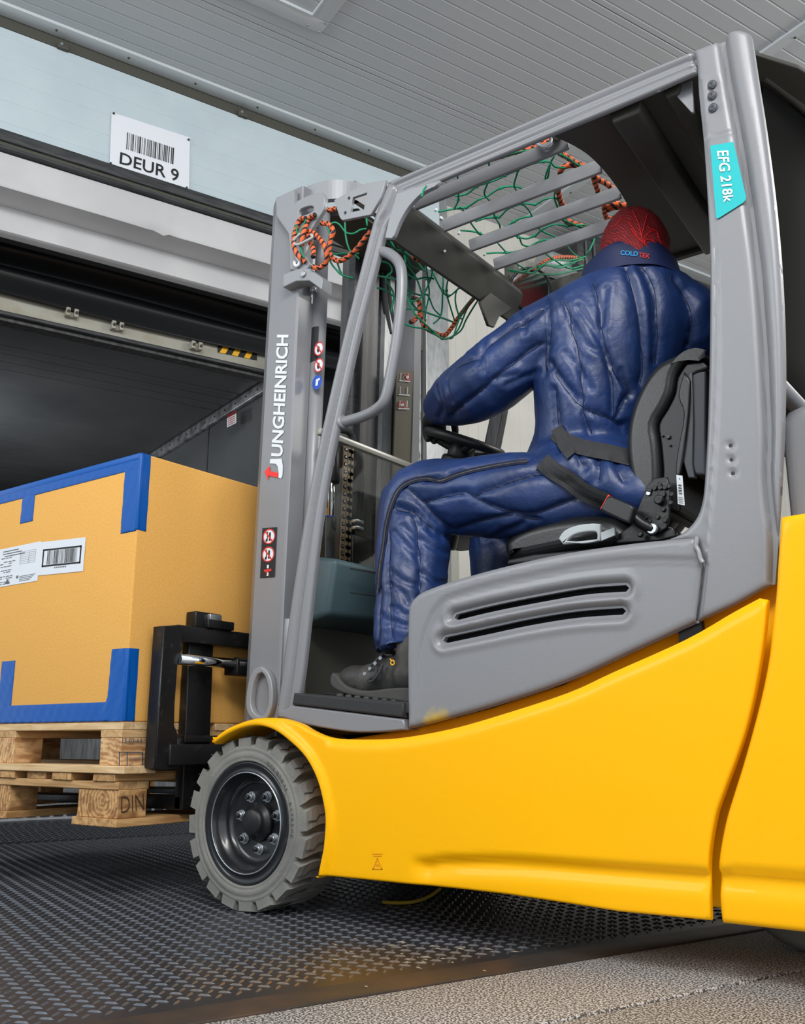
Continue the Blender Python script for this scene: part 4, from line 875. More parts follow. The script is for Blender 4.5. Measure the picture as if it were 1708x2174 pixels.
# curved rear bow and back shell
arc = [(1605, 176), (1620, 184), (1660, 205), (1708, 246), (1760, 300), (1830, 395), (1880, 480)]
def bow(off): return [at(x, y+off, 'z', 2.0) for x, y in arc[:4]]
XR = np.array([[1.46, .20, 2.0], [1.485, .285, 2.0], [1.515, .40, 1.995], [1.53, .53, 1.99], [1.515, .66, 1.995], [1.485, .78, 2.0], [1.46, .86, 2.0]])
vs, fs = [], []; prof = [(0, .008), (.006, -.02), (.0, -.10), (-.05, -.30), (-.10, -.62), (-.13, -.86), (-.16, -.86), (-.13, -.62), (-.08, -.30), (-.035, -.10), (-.03, .0)]
C = catmull(XR, 5)
for p in C:
    for dx, dz in prof: vs.append((p[0]+dx, p[1], p[2]+dz))
n = len(prof)
for i in range(len(C)-1):
    for k in range(n-1): b_ = i*n+k; fs.append((b_, b_+1, b_+n+1, b_+n))
# rear screen shell (dark), set behind the seat
sh = mk('rear_shell', vs, fs, M('dark_shell_plastic', (20, 20, 18), .85, spec=.1), FL, True)
tubes('rear_bow', [[p+np.array([.012, -.01, .0]) for p in C]], .012, canopy, FL, 8, 1)
box('rear_cross_bar', 1.44, 1.475, .10, .95, 1.165, 1.20, grey, FL, .012)
rc = panel('rear_hood', [(1.452, .84), (1.452, 1.10), (1.468, 1.124), (1.50, 1.132), (2.2, 1.10), (2.22, .84)], [], .02, yplane(.10), None, .06, grey, FL, rnd=.02)
box('rear_hood_body', 1.50, 2.2, .16, .95, .84, 1.09, grey, FL, .03, 3)
# far side of the guard
def farpoly(name, L, y, t, mat): return slab(name, [XZ(L, y)], 'y', y, y+t, mat, FL, .006)
slab('roof_rail', [[(.44, 1.98), (1.45, 1.98), (1.45, 2.04), (.44, 2.04)]], 'y', .88, .91, canopy, FL, .006)
slab('front_pillar', [XZ([(1088, 600), (1118, 600), (1067, 890), (1050, 975), (1018, 1160), (990, 1160), (1022, 975), (1040, 890)], .88)], 'y', .87, .91, steelM, FL, .008)
slab('rear_pillar', [[(1.32, 2.0), (1.40, 2.0), (1.45, 1.2), (1.42, .7), (1.30, .7), (1.32, 1.2)]], 'y', .88, .92, grey, FL, .01)
# hook at the roof
tubes('roof_hook', [[at(x, y, 'y', .13) for x, y in ((1143, 287), (1140, 300), (1146, 309), (1160, 314), (1170, 306), (1174, 292), (1180, 290))]], .006, zinc, FL, 8)
cyl('hook_bolt', at(1181, 290, 'y', .14), at(1181, 290, 'y', .12), .012, canopy, FL, 12, .003)
# work lamp
lc = at(1124, 614, 'y', .80); ld = np.array([.62, -.62, -.28]); ld /= np.linalg.norm(ld)
lm_ = lathe('work_lamp', [(.0, -.07), (.035, -.065), (.062, -.035), (.074, -.006), (.078, .0), (.075, .008), (.068, .008), (.067, .0)], lc, ld, black, FL, 48)
lathe('reflector', [(.0, -.052), (.02, -.05), (.044, -.032), (.060, -.011), (.068, .004)], lc, ld, M('bright_reflector', (235, 236, 238), .12, metal=1), lm_, 48)
gl = M('lamp_lens', (230, 232, 235), .03, 0); gl.node_tree.nodes['Principled BSDF'].inputs['Transmission Weight'].default_value = 1; gl.node_tree.nodes['Principled BSDF'].inputs['IOR'].default_value = 1.05
cyl('bulb', lc-ld*.06, lc-ld*.02, .012, whiteI, lm_, 16, .004)
box('lamp_bracket', lc[0]-.09, lc[0]-.05, lc[1]-.02, lc[1]+.02, lc[2]-.06, lc[2]+.12, canopy, FL, .004)
# --- mast (leaning back a little)
def tilt(p): return (p[0]+.027*(p[2]-.5), p[1], p[2])
def tcol(name, prof, z0, z1, mat, parent=FL, bev=0):
    n = len(prof); vs = [tilt((x, y, z)) for z in (z0, z1) for x, y in prof]
    fs = [tuple(range(n))[::-1], tuple(range(n, 2*n))]+[(i, (i+1) % n, n+(i+1) % n, n+i) for i in range(n)]
    return mk(name, vs, fs, mat, parent)
MY = .15
def XZt(L, y): return XZ(L, y)
mr = tcol('mast_rail', [(-.212, .205), (-.212, .192), (-.202, .182), (-.158, .150), (-.04, .150), (-.035, .153), (-.028, .205)], .30, 2.242, grey)
mr2 = tcol('mast_rail', [(-.212, .785), (-.212, .798), (-.202, .808), (-.158, .84), (-.04, .84), (-.035, .837), (-.028, .785)], .30, 2.242, grey)
tcol('mast_flange', [(-.034, .150), (-.028, .150), (-.028, .215), (-.034, .215)], .55, 1.84, greyL, mr)
def ym(px): return at(px, 850, 'x', -.06)[1]
for pa, pb, mm in ((766, 797, steelM), (812, 831, galv)): ya, yb = ym(pa), ym(pb); tcol('inner_mast_rail', [(-.20, ya), (-.09, ya), (-.09, yb), (-.20, yb)], .30, 2.2, mm)
tcol('mast_gap_dark', [(-.14, ym(753)), (-.11, ym(753)), (-.11, .80), (-.14, .80)], .30, 2.2, gaskM)  # black sheet standing in for the dark gaps between the rails
wpm = M('olive_cover_plate', (76, 70, 50), .55)
wq_ = [(841, 787), (879, 789), (872, 1010), (834, 1010)]
Q = [at(833, 1040, 'x', -.012), at(874, 1040, 'x', -.012), at(879, 789, 'x', .005), at(842, 784, 'x', .005)]
wpl = hexa('warning_plate', [Q[0], Q[1], Q[1]-[.006, 0, 0], Q[0]-[.006, 0, 0], Q[3], Q[2], Q[2]-[.006, 0, 0], Q[3]-[.006, 0, 0]], wpm, FL)
Q = [at(845, 880, 'x', .007), at(868, 880, 'x', .007), at(871, 790, 'x', .008), at(848, 787, 'x', .008)]
for v in (.12, .44, .76): rects_on('pictogram_line', [(0, v, 1, v+.02), (.1, v+.03, .14, v+.20), (.75, v+.04, .80, v+.2)], Q, whiteI, wpl)
for (u, v) in ((.72, .87), (.35, .22)): ring_on('prohibition_ring', (u, v), .36, .085, .16, Q, redI, wpl); polys_on('prohibition_bar', [[(u-.25, v+.05), (u-.2, v+.06), (u+.25, v-.05), (u+.2, v-.06)]], Q, redI, wpl, .001); ring_on('pictogram', (u, v), .16, .035, 1, Q, whiteI, wpl, .0007, 12, True)
# hydraulic hoses by the far rail
for k, (xa, xb) in enumerate(((855, 853), (868, 865))): tubes('hydraulic_hose', [[at(xa+3, 560, 'x', -.10), at(xa, 690, 'x', -.09), at(xb, 782, 'x', -.085)]], .011, rubberB, FL, 10)
for k, (xa, y0, y1) in enumerate(((812, 585, 650), (820, 580, 640))): tubes('hydraulic_hose', [[at(xa, y0, 'x', -.05), at(xa+6, y1, 'x', -.05), at(xa+14, y1+60, 'x', -.06)]], .012, rubberB, FL, 10)
bx_ = at(888, 720, 'x', -.05); box('hose_clamp', bx_[0]-.02, bx_[0]+.01, bx_[1]-.04, bx_[1]+.02, bx_[2]-.05, bx_[2]+.05, canopy, FL, .004)
# curved top crosshead
tp = [at(x, y, 'z', 2.262) for x, y in ((631, 407), (660, 392), (690, 383), (720, 381), (750, 386), (772, 394))]
TPm = catmull([p for p in tp]+[np.array([tp[-1][0]-.01, .70, 2.262]), np.array([.03, .75, 2.262]), np.array([-.06, .82, 2.262])], 4)
vs, fs = [], []
for i, p in enumerate(TPm):
    a = TPm[max(i-1, 0)]; b = TPm[min(i+1, len(TPm)-1)]; t = b-a; nn = np.array([-t[1], t[0], 0]); nn /= np.linalg.norm(nn); q = p+nn*.02
    vs += [(p[0], p[1], 2.262), (p[0], p[1], 2.19), (q[0], q[1], 2.19), (q[0], q[1], 2.262)]
n = len(TPm); fs = [(0, 1, 2, 3), (4*n-4, 4*n-1, 4*n-2, 4*n-3)]
for i in range(n-1):
    for k in range(4): fs.append((4*i+k, 4*i+(k+1) % 4, 4*i+4+(k+1) % 4, 4*i+4+k))
mk('mast_crosshead', vs, fs, greyL, FL)
tcol('crosshead_web', [(-.10, .21), (.08, .30), (.08, .72), (-.10, .80)], 2.17, 2.19, canopy)
# hook plate with slot
hp = XZ([(592, 424), (632, 408), (633, 436)]+sm([(640, 430), (665, 418), (691, 414)], 2)+[(697, 424), (694, 448), (668, 490), (659, 515), (650, 545)]+sm([(650, 545), (660, 552), (664, 566), (656, 577)], 2)+[(622, 577), (621, 520), (619, 500), (594, 464)], .145)
hs = XZ(sm([(640, 457), (645, 448), (662, 442), (671, 443), (672, 451), (664, 457), (648, 463)], 3), .145)
slab('hook_plate', [hp, hs], 'y', .128, .146, greyL, FL, .003)
cl = [at(x, y, 'y', .125) for x, y in ((605, 585), (632, 574), (660, 572), (688, 592), (688, 618), (660, 598), (632, 599), (605, 612))]
blk = slab('rail_clamp', [[(p[0], p[2]) for p in cl]], 'y', .115, .165, greyL, FL, .003)
p = at(645, 583, 'y', .115); cyl('clamp_bolt', p, p-[0, .008, 0], .010, zinc, blk, 12, .002); p = at(664, 614, 'y', .20); cyl('clamp_nut', p-[0, 0, .012], p+[0, 0, .012], .014, zinc, blk, 6)
c0 = at(672, 800, 'y', .24)
def tc(x, y, z): return tilt((x, y, z))
xb = c0[0]-.027*(c0[2]-.5)
cy = cyl('lift_cylinder', tc(xb, .24, .55), tc(xb, .24, 1.90), .0245, greyL, FL, 28); cyl('cylinder_rod', tc(xb, .24, 1.90), tc(xb, .24, 2.19), .022, greyL, FL, 24); cyl('pipe', tc(xb-.042, .235, .55), tc(xb-.042, .235, 1.88), .006, steelM, FL, 10)
Q = [at(664, 792, 'y', .2), at(684, 792, 'y', .2), at(685, 719, 'y', .2), at(666, 719, 'y', .2)]
def curved(name, Q, mat, lift=.001):
    vs = []; m = 7; r = .0255+lift
    for v in (0, 1):
        zz = bil(Q, .5, v)[2]+.055
        for k in range(m): q = math.radians(-132+k*14); c = np.array(tc(xb, .24, zz)); vs.append(c+np.array([math.cos(q), math.sin(q), 0])*r)
    return mk(name, vs, [(k, k+1, m+k+1, m+k) for k in range(m-1)], mat, cy, True)
stk = curved('warning_sticker', Q, inkM)
for py in (741, 776): 
    c = at(678, py, 'y', .212); Qc = [c+[-.02, 0, -.02], c+[.02, 0, -.02], c+[.02, 0, .02], c+[-.02, 0, .02]]
    ring_on('pictogram_disc', (.5, .5), .5, .6, 1, Qc, whiteI, cy, .003, 24, True); ring_on('prohibition_ring', (.5, .5), .5, .6, .16, Qc, redI, cy, .004); polys_on('prohibition_bar', [[(.2, .85), (.28, .92), (.8, .15), (.72, .08)]], Qc, redI, cy, .004); ring_on('pictogram', (.45, .45), .15, .28, 1, Qc, inkM, cy, .0035, 8, True)
c = at(674, 812, 'y', .212); Qc = [c+[-.02, 0, -.02], c+[.02, 0, -.02], c+[.02, 0, .02], c+[-.02, 0, .02]]; ring_on('mandatory_disc', (.5, .5), .5, .6, 1, Qc, blueI, cy, .003, 24, True); polys_on('pictogram', [[(.35, .2), (.6, .2), (.65, .6), (.8, .6), (.8, .8), (.4, .75)]], Qc, whiteI, cy, .004)
# lettering on the mast rail
yM = .1485
text_on('brand_lettering', 'UNGHEINRICH', [at(600, 962+8, 'y', yM), at(613, 711, 'y', yM), at(588, 711, 'y', yM), at(575.5, 960+8, 'y', yM)], whiteI, mr, bold=.028, lift=.001)
Q = [at(x, y, 'y', yM) for x, y in ((560, 1022), (606, 1022), (606, 970), (560, 970))]
pxq = lambda L: [((x-560)/46, (1022-y)/52) for x, y in L]
polys_on('brand_lettering', [pxq([(574, 975), (598, 974), (601, 990), (600, 1010), (597, 1016), (591, 1014), (592, 1005), (590, 990), (586, 985), (573, 984)])], Q, whiteI, mr, .0012)
polys_on('brand_arrow', [pxq([(562, 1002), (573, 989), (573.5, 1000), (591, 1004), (590, 1014.5), (571, 1010), (570, 1020)])], Q, redB, mr, .0018)
Q = [at(x, y, 'y', yM) for x, y in ((552, 1227), (583, 1225), (588, 1119), (557, 1121.5))]
sp = polys_on('warning_sticker', [[(0, 0), (1, 0), (1, 1), (0, 1)]], Q, inkM, mr, .0008)
for v in (.82, .46): ring_on('pictogram_disc', (.5, v), .42, .155, 1, Q, whiteI, mr, .0014, 24, True); ring_on('prohibition_ring', (.5, v), .42, .155, .16, Q, redI, mr, .002); polys_on('pictogram', [[(.5, v-.09), (.62, v-.09), (.62, v+.08), (.5, v+.08)], [(.28, v-.1), (.42, v-.1), (.42, v-.02), (.28, v-.06)], [(.36, v-.06), (.42, v-.06), (.42, v+.1), (.36, v+.1)]], Q, inkM, mr, .0018); polys_on('prohibition_bar', [[(.2, v+.1), (.26, v+.12), (.8, v-.1), (.74, v-.12)]], Q, redI, mr, .0024)
polys_on('pictogram', [[(.45, .03), (.58, .03), (.58, .1), (.45, .1)], [(.45, .18), (.58, .18), (.58, .25), (.45, .25)]], Q, whiteI, mr, .0015); polys_on('pictogram', [[(.25, .12), (.45, .1), (.8, .13), (.75, .17), (.3, .16)], [(.42, .05), (.5, .04), (.5, .12)]], Q, redI, mr, .002)
# mast foot lug and oval boss
box('mast_weld_plate', -.03, .0, .155, .17, .62, .80, greyL, FL, .003)
ob = XZ(sm([(548, 1420), (537, 1440), (530, 1480), (532, 1510), (545, 1528), (570, 1530), (585, 1500), (586, 1460), (578, 1430), (562, 1415)], 3), .145)
ob2 = XZ(sm([(554, 1432), (546, 1450), (541, 1480), (542, 1503), (552, 1517), (566, 1518), (577, 1495), (577, 1462), (571, 1438), (563, 1428)], 3), .145)
slab('mast_foot_boss', [ob, ob2], 'y', .128, .15, greyL, FL, .004)
# centre lift cylinder, chain and fittings
xc = -.05
def X_(px, py): return at(px, py, 'x', xc)
a0 = X_(707, 1085); a1 = X_(716, 1030); rr = .031
def vcyl(name, pxc, pyt, pyb, rpx, mat, seg=28, bev=.003):
    t = X_(pxc, pyt); b_ = X_(pxc, pyb); d = np.linalg.norm(t-CAM); r = rpx/FPX*d
    ym = (t[1]+b_[1])/2; return cyl(name, (xc, ym, b_[2]), (xc, ym, t[2]), r, mat, FL, seg, bev)
vcyl('centre_cylinder', 694, 1100, 1230, 15.5, canopy); vcyl('cylinder_gland', 697, 1100, 1126, 16.5, black); vcyl('chrome_rod', 703, 1022, 1102, 8, chrome); vcyl('rod_head', 706, 960, 1026, 15, black)
vcyl('gland_ring', 697, 1097, 1101, 15, blueI)
pc = X_(712, 965); lathe('chain_sheave', [(.0, -.01), (.045, -.01), (.05, -.012), (.05, .012), (.045, .01), (.0, .01)], pc-np.array([.01, 0, 0]), (1, 0, 0), steelM, FL, 32)
ch = tubes('lift_chain', [[X_(731, 945), X_(728, 1060), X_(721, 1200)]], .003, blackM, FL, 6, 1)
linkM = M('chain_link_steel', (150, 134, 112), .5, metal=.3)
for i in range(17):
    t = i/16; pa = X_(724+5*(1-t)-4*t, 940+t*252); pb = X_(724+5*(1-(t+1/16))-4*(t+1/16), 940+(t+1/16)*252)
    for sx, dy in ((0, 0), (1, .022), (2, .034)):
        o = np.array([.012, dy, 0]); A, B = pa+o, pb+o; r = .0085
        vs = []
        for c, sgn in ((A, 1), (B, -1)):
            for q in np.linspace(-90, 90, 7): qq = math.radians(q+90 if sgn > 0 else q-90); vs.append(c+np.array([0, math.cos(qq)*r, math.sin(qq)*r*.9]))
        vs = vs+[v-np.array([.006, 0, 0]) for v in vs]; n = 14
        mk('chain_link', vs, [tuple(range(n)), tuple(range(n, 2*n))]+[(k, (k+1) % n, n+(k+1) % n, n+k) for k in range(n)], linkM, ch)
    cyl('chain_pin', pa+[.016, -.002, 0], pa+[.008, .0, 0], .004, zinc, ch, 8)
tubes('hydraulic_hose', [[X_(748, 925), X_(757, 1000), X_(750, 1100)], [X_(762, 960), X_(766, 1030), X_(758, 1110)], [X_(722, 912), X_(738, 916), X_(748, 930), X_(750, 960)]], .012, rubberB, FL, 10)
for y in (1108, 1122): p = X_(757, y); box('hose_fitting', p[0]-.01, p[0]+.015, p[1]-.02, p[1]+.02, p[2]-.006, p[2]+.006, zinc, FL, .002)
p = X_(757, 1170); box('valve_block', p[0]-.02, p[0]+.02, p[1]-.045, p[1]+.06, p[2]-.07, p[2]+.05, black, FL, .006); tubes('valve_cable', [[X_(775, 1168), X_(790, 1178), X_(810, 1182), X_(840, 1180)]], .007, rubberB, FL, 8)
# petrol-grey console under the dash
co3 = [(.30, .965), (.30, .80), (.24, .775), (.05, .765), (.035, .79), (.03, .955), (.045, .968)]
pf = XZ([(706, 1188), (676, 1190), (668, 1196), (665, 1215), (658, 1300), (660, 1322), (668, 1329), (690, 1300), (705, 1260)], .16)
vs = [(.06, .165, .985), (.085, .16, .985), (.10, .17, .98)]
cz = [at(706, 1190, 'y', .17), at(668, 1196, 'y', .17)]
hexa('dash_console', [(.02, .17, .775), (.135, .17, .80), (.20, .64, .80), (.02, .64, .775), (.06, .17, .985), (.165, .17, .965), (.225, .64, .95), (.06, .64, .985)], consoleM, FL, .018, 4)
rects_on('console_seam', [(0, 0, 1, .05), (0, .93, 1, 1)], [at(728, 1262, 'x', .17)+[.0, 0, 0], at(800, 1272, 'x', .19), at(800, 1220, 'x', .19), at(728, 1208, 'x', .17)], inkM, FL, .03)
# clear screen behind the mast
vsx = [at(713, 921, 'x', .10), at(893, 993, 'x', .10)]
zt = vsx[0][2]; scr = hexa('clear_screen', [(.095, .20, .95), (.095, .93, .95), (.10, .93, .95), (.10, .20, .95), (.095, .20, zt), (.095, .93, zt), (.10, .93, zt), (.10, .20, zt)], glassM, FL)
hexa('screen_rail', [(.085, .16, zt-.022), (.085, .93, zt-.022), (.105, .93, zt-.022), (.105, .16, zt-.022), (.085, .16, zt), (.085, .93, zt), (.105, .93, zt), (.105, .16, zt)], M('clear_edge_strip', (150, 148, 138), .2), FL, .003)
# steering column and wheel
sc_ = at(985, 940, 'y', .53); sn = np.array([.42, 0, .91]); sn = np.array([.40, -.03, .915]); sn /= np.linalg.norm(sn)
eu = np.cross(sn, [0, 1., 0]); eu /= np.linalg.norm(eu); ev = np.cross(sn, eu)
SR = .122
tw = tubes('steering_wheel', [[sc_+(eu*math.cos(q)+ev*math.sin(q))*SR for q in np.linspace(0, 2*math.pi, 40, endpoint=False)]], .0155, black, FL, 12, 1, closed=True)
for q in (0.3, 2.4, 4.5): tubes('spoke', [[sc_-sn*.03, sc_-sn*.02+(eu*math.cos(q)+ev*math.sin(q))*.06, sc_-sn*.004+(eu*math.cos(q)+ev*math.sin(q))*.118]], .014, black, tw, 8)
cyl('wheel_hub', sc_-sn*.06, sc_+sn*.002, .042, black, tw, 28, .01)
cyl('steering_column', sc_-sn*.05, sc_-sn*.34, .055, black, FL, 24, .01, r1=.08)
hexa('dashboard', [(.12, .40, 1.10), (.33, .42, 1.10), (.33, .90, 1.10), (.12, .90, 1.10), (.14, .40, 1.245), (.26, .42, 1.26), (.26, .90, 1.26), (.14, .90, 1.245)], M('slate_dash_plastic', (70, 76, 80), .5), FL, .03, 4)
# seat
SYa, SYb = .24, .72
so_ = XZ(sm([(1070, 1195), (1063, 1160), (1075, 1135), (1110, 1114), (1160, 1100), (1210, 1092), (1260, 1091), (1300, 1100), (1330, 1130), (1320, 1160)], 3)+[(1200, 1172), (1110, 1190)], SYa)
seat = slab('seat_cushion', [so_], 'y', SYa, SYb, seatM, FL, .035, 5)
slab('seat_base', [XZ([(1075, 1200), (1080, 1188), (1130, 1178), (1320, 1158), (1440, 1130), (1440, 1150), (1300, 1175), (1180, 1190)], SYa)], 'y', SYa-.005, SYb, black, FL, .006)
bk = XZ(sm([(1437, 752), (1402, 768), (1372, 800), (1346, 850), (1331, 905), (1329, 960), (1337, 1015), (1352, 1055), (1380, 1082), (1398, 1060), (1402, 1000), (1398, 940), (1393, 900), (1412, 865), (1428, 830), (1434, 795), (1452, 768), (1475, 758), (1500, 765), (1497, 752), (1465, 748)], 3), SYa)
slab('backrest_cushion', [bk], 'y', SYa-.006, SYb+.01, seatM, FL, .021, 6)
sh2 = XZ(sm([(1455, 770), (1436, 800), (1430, 835), (1414, 868), (1396, 900), (1400, 940), (1405, 1000), (1402, 1045), (1412, 1075), (1440, 1085), (1440, 1040), (1442, 980), (1455, 900), (1462, 830), (1466, 795), (1500, 780), (1490, 765)], 3), SYa)
bs = slab('backrest_shell', [sh2], 'y', SYa+.005, SYb, black, FL, .006, 3)
slab('shell_flange', [XZ(sm([(1452, 790), (1440, 840), (1452, 880), (1440, 950), (1434, 1000), (1442, 1015), (1452, 960), (1462, 880), (1466, 810)], 3), SYa)], 'y', SYa-.004, SYa+.008, seatM, bs, .004)
for px, py in ((1417, 927), (1405, 925), (1421, 945)): p = at(px, py, 'y', SYa); cyl('screw', p+[0, .01, 0], p-[0, .001, 0], .006 if px == 1417 else .003, seatM, bs, 10, .001)
bk2 = slab('seat_back_box', [XZ([(1464, 793), (1500, 789), (1499, 1010), (1478, 1010), (1456, 980), (1450, 940), (1455, 870)], SYa+.02)], 'y', SYa+.01, SYb-.03, M('charcoal_plastic', (58, 62, 70), .5), FL, .006, 2)
slab('seat_back_edge', [XZ([(1463, 793), (1471, 792), (1474, 900), (1472, 985), (1478, 1016), (1462, 1016), (1450, 975), (1447, 940), (1453, 870)], SYa+.012)], 'y', SYa+.004, SYa+.018, M('slate_edge_plastic', (52, 55, 60), .4), FL, .003)
cb_ = [(.92, 1.0)]
rp_ = XZ([(1383, 1035), (1398, 1020), (1425, 1018), (1432, 1040), (1430, 1100), (1425, 1125), (1410, 1135), (1385, 1140), (1370, 1125), (1355, 1100), (1365, 1080)], SYa)
rc_ = slab('recliner_bracket', [rp_], 'y', SYa-.03, SYa-.02, blackM, FL, .003)
for px, py in ((1400, 1030), (1412, 1036), (1390, 1037), (1421, 1033), (1379, 1042), (1377, 1048), (1426, 1050), (1402, 1036), (1405, 1050), (1424, 1068), (1408, 1082), (1396, 1098), (1378, 1108), (1370, 1100), (1387, 1128), (1412, 1105)):
    p = at(px, py, 'y', SYa-.03); cyl('rivet', p, p-[0, .006, 0], .006 if px != 1405 else .010, zinc if (px*7) % 3 == 0 else blackM, rc_, 10, .0015)
for px, py, r in ((1386, 1124, .014), (1361, 1136, .007), (1400, 1062, .012)): p = at(px, py, 'y', SYa-.034); cyl('bracket_bolt', p, p-[0, .012, 0], r, zinc if r > .013 else blackM, rc_, 12, .003)
slab('lower_bracket', [XZ([(1315, 1135), (1350, 1110), (1430, 1120), (1440, 1140), (1400, 1150), (1310, 1155)], SYa-.01)], 'y', SYa-.02, SYa-.01, blackM, FL, .004)
Q = [at(x, y, 'y', SYa-.012) for x, y in ((1438, 1070), (1453, 1073), (1448, 1010), (1435, 1008))]
bl_ = polys_on('seat_label', [[(0, 0), (1, 0), (1, 1), (0, 1)]], Q, paperM, FL, .0); barcode('label_print', [bil(Q, .25, .35), bil(Q, .25, .7), bil(Q, .75, .7), bil(Q, .75, .35)], inkM, bl_, 8, 3); rects_on('label_print', [(.2, .05+.06*k, .8, .07+.06*k) for k in range(4)]+[(.4, .85, .6, .9)], Q, inkG, bl_)
# armrest-less lever, belt and buckle
lv = XZ(sm([(1190, 1145), (1203, 1128), (1230, 1117), (1262, 1113)], 3)+[(1278, 1114), (1279, 1150), (1200, 1158)], SYa-.03)
lh = XZ(sm([(1207, 1150), (1222, 1138), (1245, 1132), (1268, 1131), (1272, 1140), (1268, 1148), (1240, 1152)], 3), SYa-.03)
pg = M('pale_grey_plastic', (176, 182, 184), .45); lvr = slab('seat_lever', [lv, lh], 'y', SYa-.045, SYa-.03, pg, FL, .004)
slab('lever_tab', [XZ([(1279, 1132), (1308, 1121), (1309, 1138), (1280, 1150)], SYa-.03)], 'y', SYa-.042, SYa-.034, pg, lvr, .001)
bu = XZ(sm([(1301, 1056), (1326, 1066), (1350, 1078), (1352, 1088), (1345, 1112), (1338, 1114), (1310, 1101), (1283, 1088), (1282, 1082), (1298, 1055)], 2), SYa-.06)
bkl = slab('belt_buckle', [bu], 'y', SYa-.085, SYa-.06, black, FL, .006, 3)
slab('release_button', [XZ([(1282, 1084), (1285, 1087), (1302, 1056), (1299, 1054)], SYa-.06)], 'y', SYa-.084, SYa-.063, redB, bkl, .001)
tubes('buckle_stalk', [[at(1345, 1098, 'y', SYa-.05), at(1362, 1112, 'y', SYa-.045), at(1385, 1124, 'y', SYa-.035)]], .013, blackM, FL, 10)
# --- fork carriage
CX = -.30
def cbx(name, L, x0, x1, mat=blackM, bev=.004, parent=FL): return slab(name, [YZ(L, CX)], 'x', x0, x1, mat, parent, bev)
cbx('carriage_side_bar', [(334, 1330), (372, 1328), (374, 1378), (364, 1402), (357, 1500), (356, 1540), (364, 1560), (361, 1634), (330, 1636), (314, 1630), (320, 1540)], -.32, -.27)
cp = YZ([(370, 1327)], CX)[0]
box('carriage_top_bar', -.335, -.29, -.02, .92, .735, .785, blackM, FL, .004)
cyl('shift_rod', (-.27, -.03, .68), (-.27, .20, .68), .0165, chrome, FL, 24); cyl('shift_rod', (-.27, .20, .68), (-.27, .5, .68), .021, blackM, FL, 20)
box('rod_bracket', -.31, -.25, .19, .88, .645, .695, blackM, FL, .004)
box('carriage_bottom_bar', -.335, -.26, -.05, .90, .375, .435, blackM, FL, .004); box('carriage_plate', -.30, -.28, .02, .16, .44, .46, blackM, FL, .002)
lt = [(406, 1295), (472, 1297), (472, 1310), (487, 1325), (487, 1336), (405, 1333)]
lz = box('fork_latch', -.345, -.30, .055, .16, .785, .835, blackM, FL, .004); box('latch_block', -.33, -.28, .09, .20, .785, .812, blackM, lz, .003); box('latch_plate', -.30, -.285, .10, .15, .81, .83, zinc, lz, .002)
for y in (.05, .58):
    f = hexa('fork', [(-.348, y, .245), (-.31, y, .245), (-.31, y+.10, .245), (-.348, y+.10, .245), (-.348, y, .76), (-.318, y, .76), (-.318, y+.10, .76), (-.348, y+.10, .76)], blackM, FL, .004)
    hexa('fork_blade', [(-1.45, y, .25), (-.32, y, .245), (-.32, y+.10, .245), (-1.45, y+.10, .25), (-1.45, y, .262), (-.32, y, .285), (-.32, y+.10, .285), (-1.45, y+.10, .262)], blackM, f, .003)
box('mast_tie', -.22, .0, .22, .78, .36, .42, blackM, FL, .005)
# ================================================================ DRIVER
from mathutils import noise as mnoise
def A(*v): return np.array(v, float)
def loft_data(secs, vs, fs, seg=28, cap=True):
    """secs: (centre, u axis, v axis) ellipses"""
    b0 = len(vs)
    for c, u, v in secs:
        for k in range(seg): q = 2*math.pi*k/seg; vs.append(c+u*math.cos(q)+v*math.sin(q))
    for i in range(len(secs)-1):
        for k in range(seg): k2 = (k+1) % seg; fs.append((b0+i*seg+k, b0+i*seg+k2, b0+(i+1)*seg+k2, b0+(i+1)*seg+k))
    if cap: fs.append(tuple(b0+k for k in range(seg))[::-1]); fs.append(tuple(b0+(len(secs)-1)*seg+k for k in range(seg)))
def capsule(vs, fs, P, R, sub=4, seg=20, cap=True):
    pts = catmull([list(p)+[r] for p, r in zip(P, R)], sub); pts = [np.array(p) for p in pts]
    C = [p[:3] for p in pts]; r = [p[3] for p in pts]
    if cap:
        d0 = (C[0]-C[1]); d0 /= np.linalg.norm(d0); d1 = (C[-1]-C[-2]); d1 /= np.linalg.norm(d1)
        pre = [(C[0]+d0*r[0]*math.sin(a), r[0]*math.cos(a)) for a in (1.45, 1.1, .7, .35)]; post = [(C[-1]+d1*r[-1]*math.sin(a), r[-1]*math.cos(a)) for a in (.35, .7, 1.1, 1.45)]
        C = [p[0] for p in pre]+C+[p[0] for p in post]; r = [p[1] for p in pre]+r+[p[1] for p in post]
    tube_data(C, 1, seg, False, vs, fs, None, r)
def ellips(vs, fs, c, ax, seg=20, rings=12):
    c = np.array(c, float); b = len(vs); ax = [np.array(a, float) for a in ax]
    for i in range(rings+1):
        t = math.pi*i/rings
        for k in range(seg): q = 2*math.pi*k/seg; vs.append(c+ax[0]*math.sin(t)*math.cos(q)+ax[1]*math.sin(t)*math.sin(q)+ax[2]*math.cos(t))
    for i in range(rings):
        for k in range(seg): k2 = (k+1) % seg; fs.append((b+i*seg+k, b+i*seg+k2, b+(i+1)*seg+k2, b+(i+1)*seg+k))
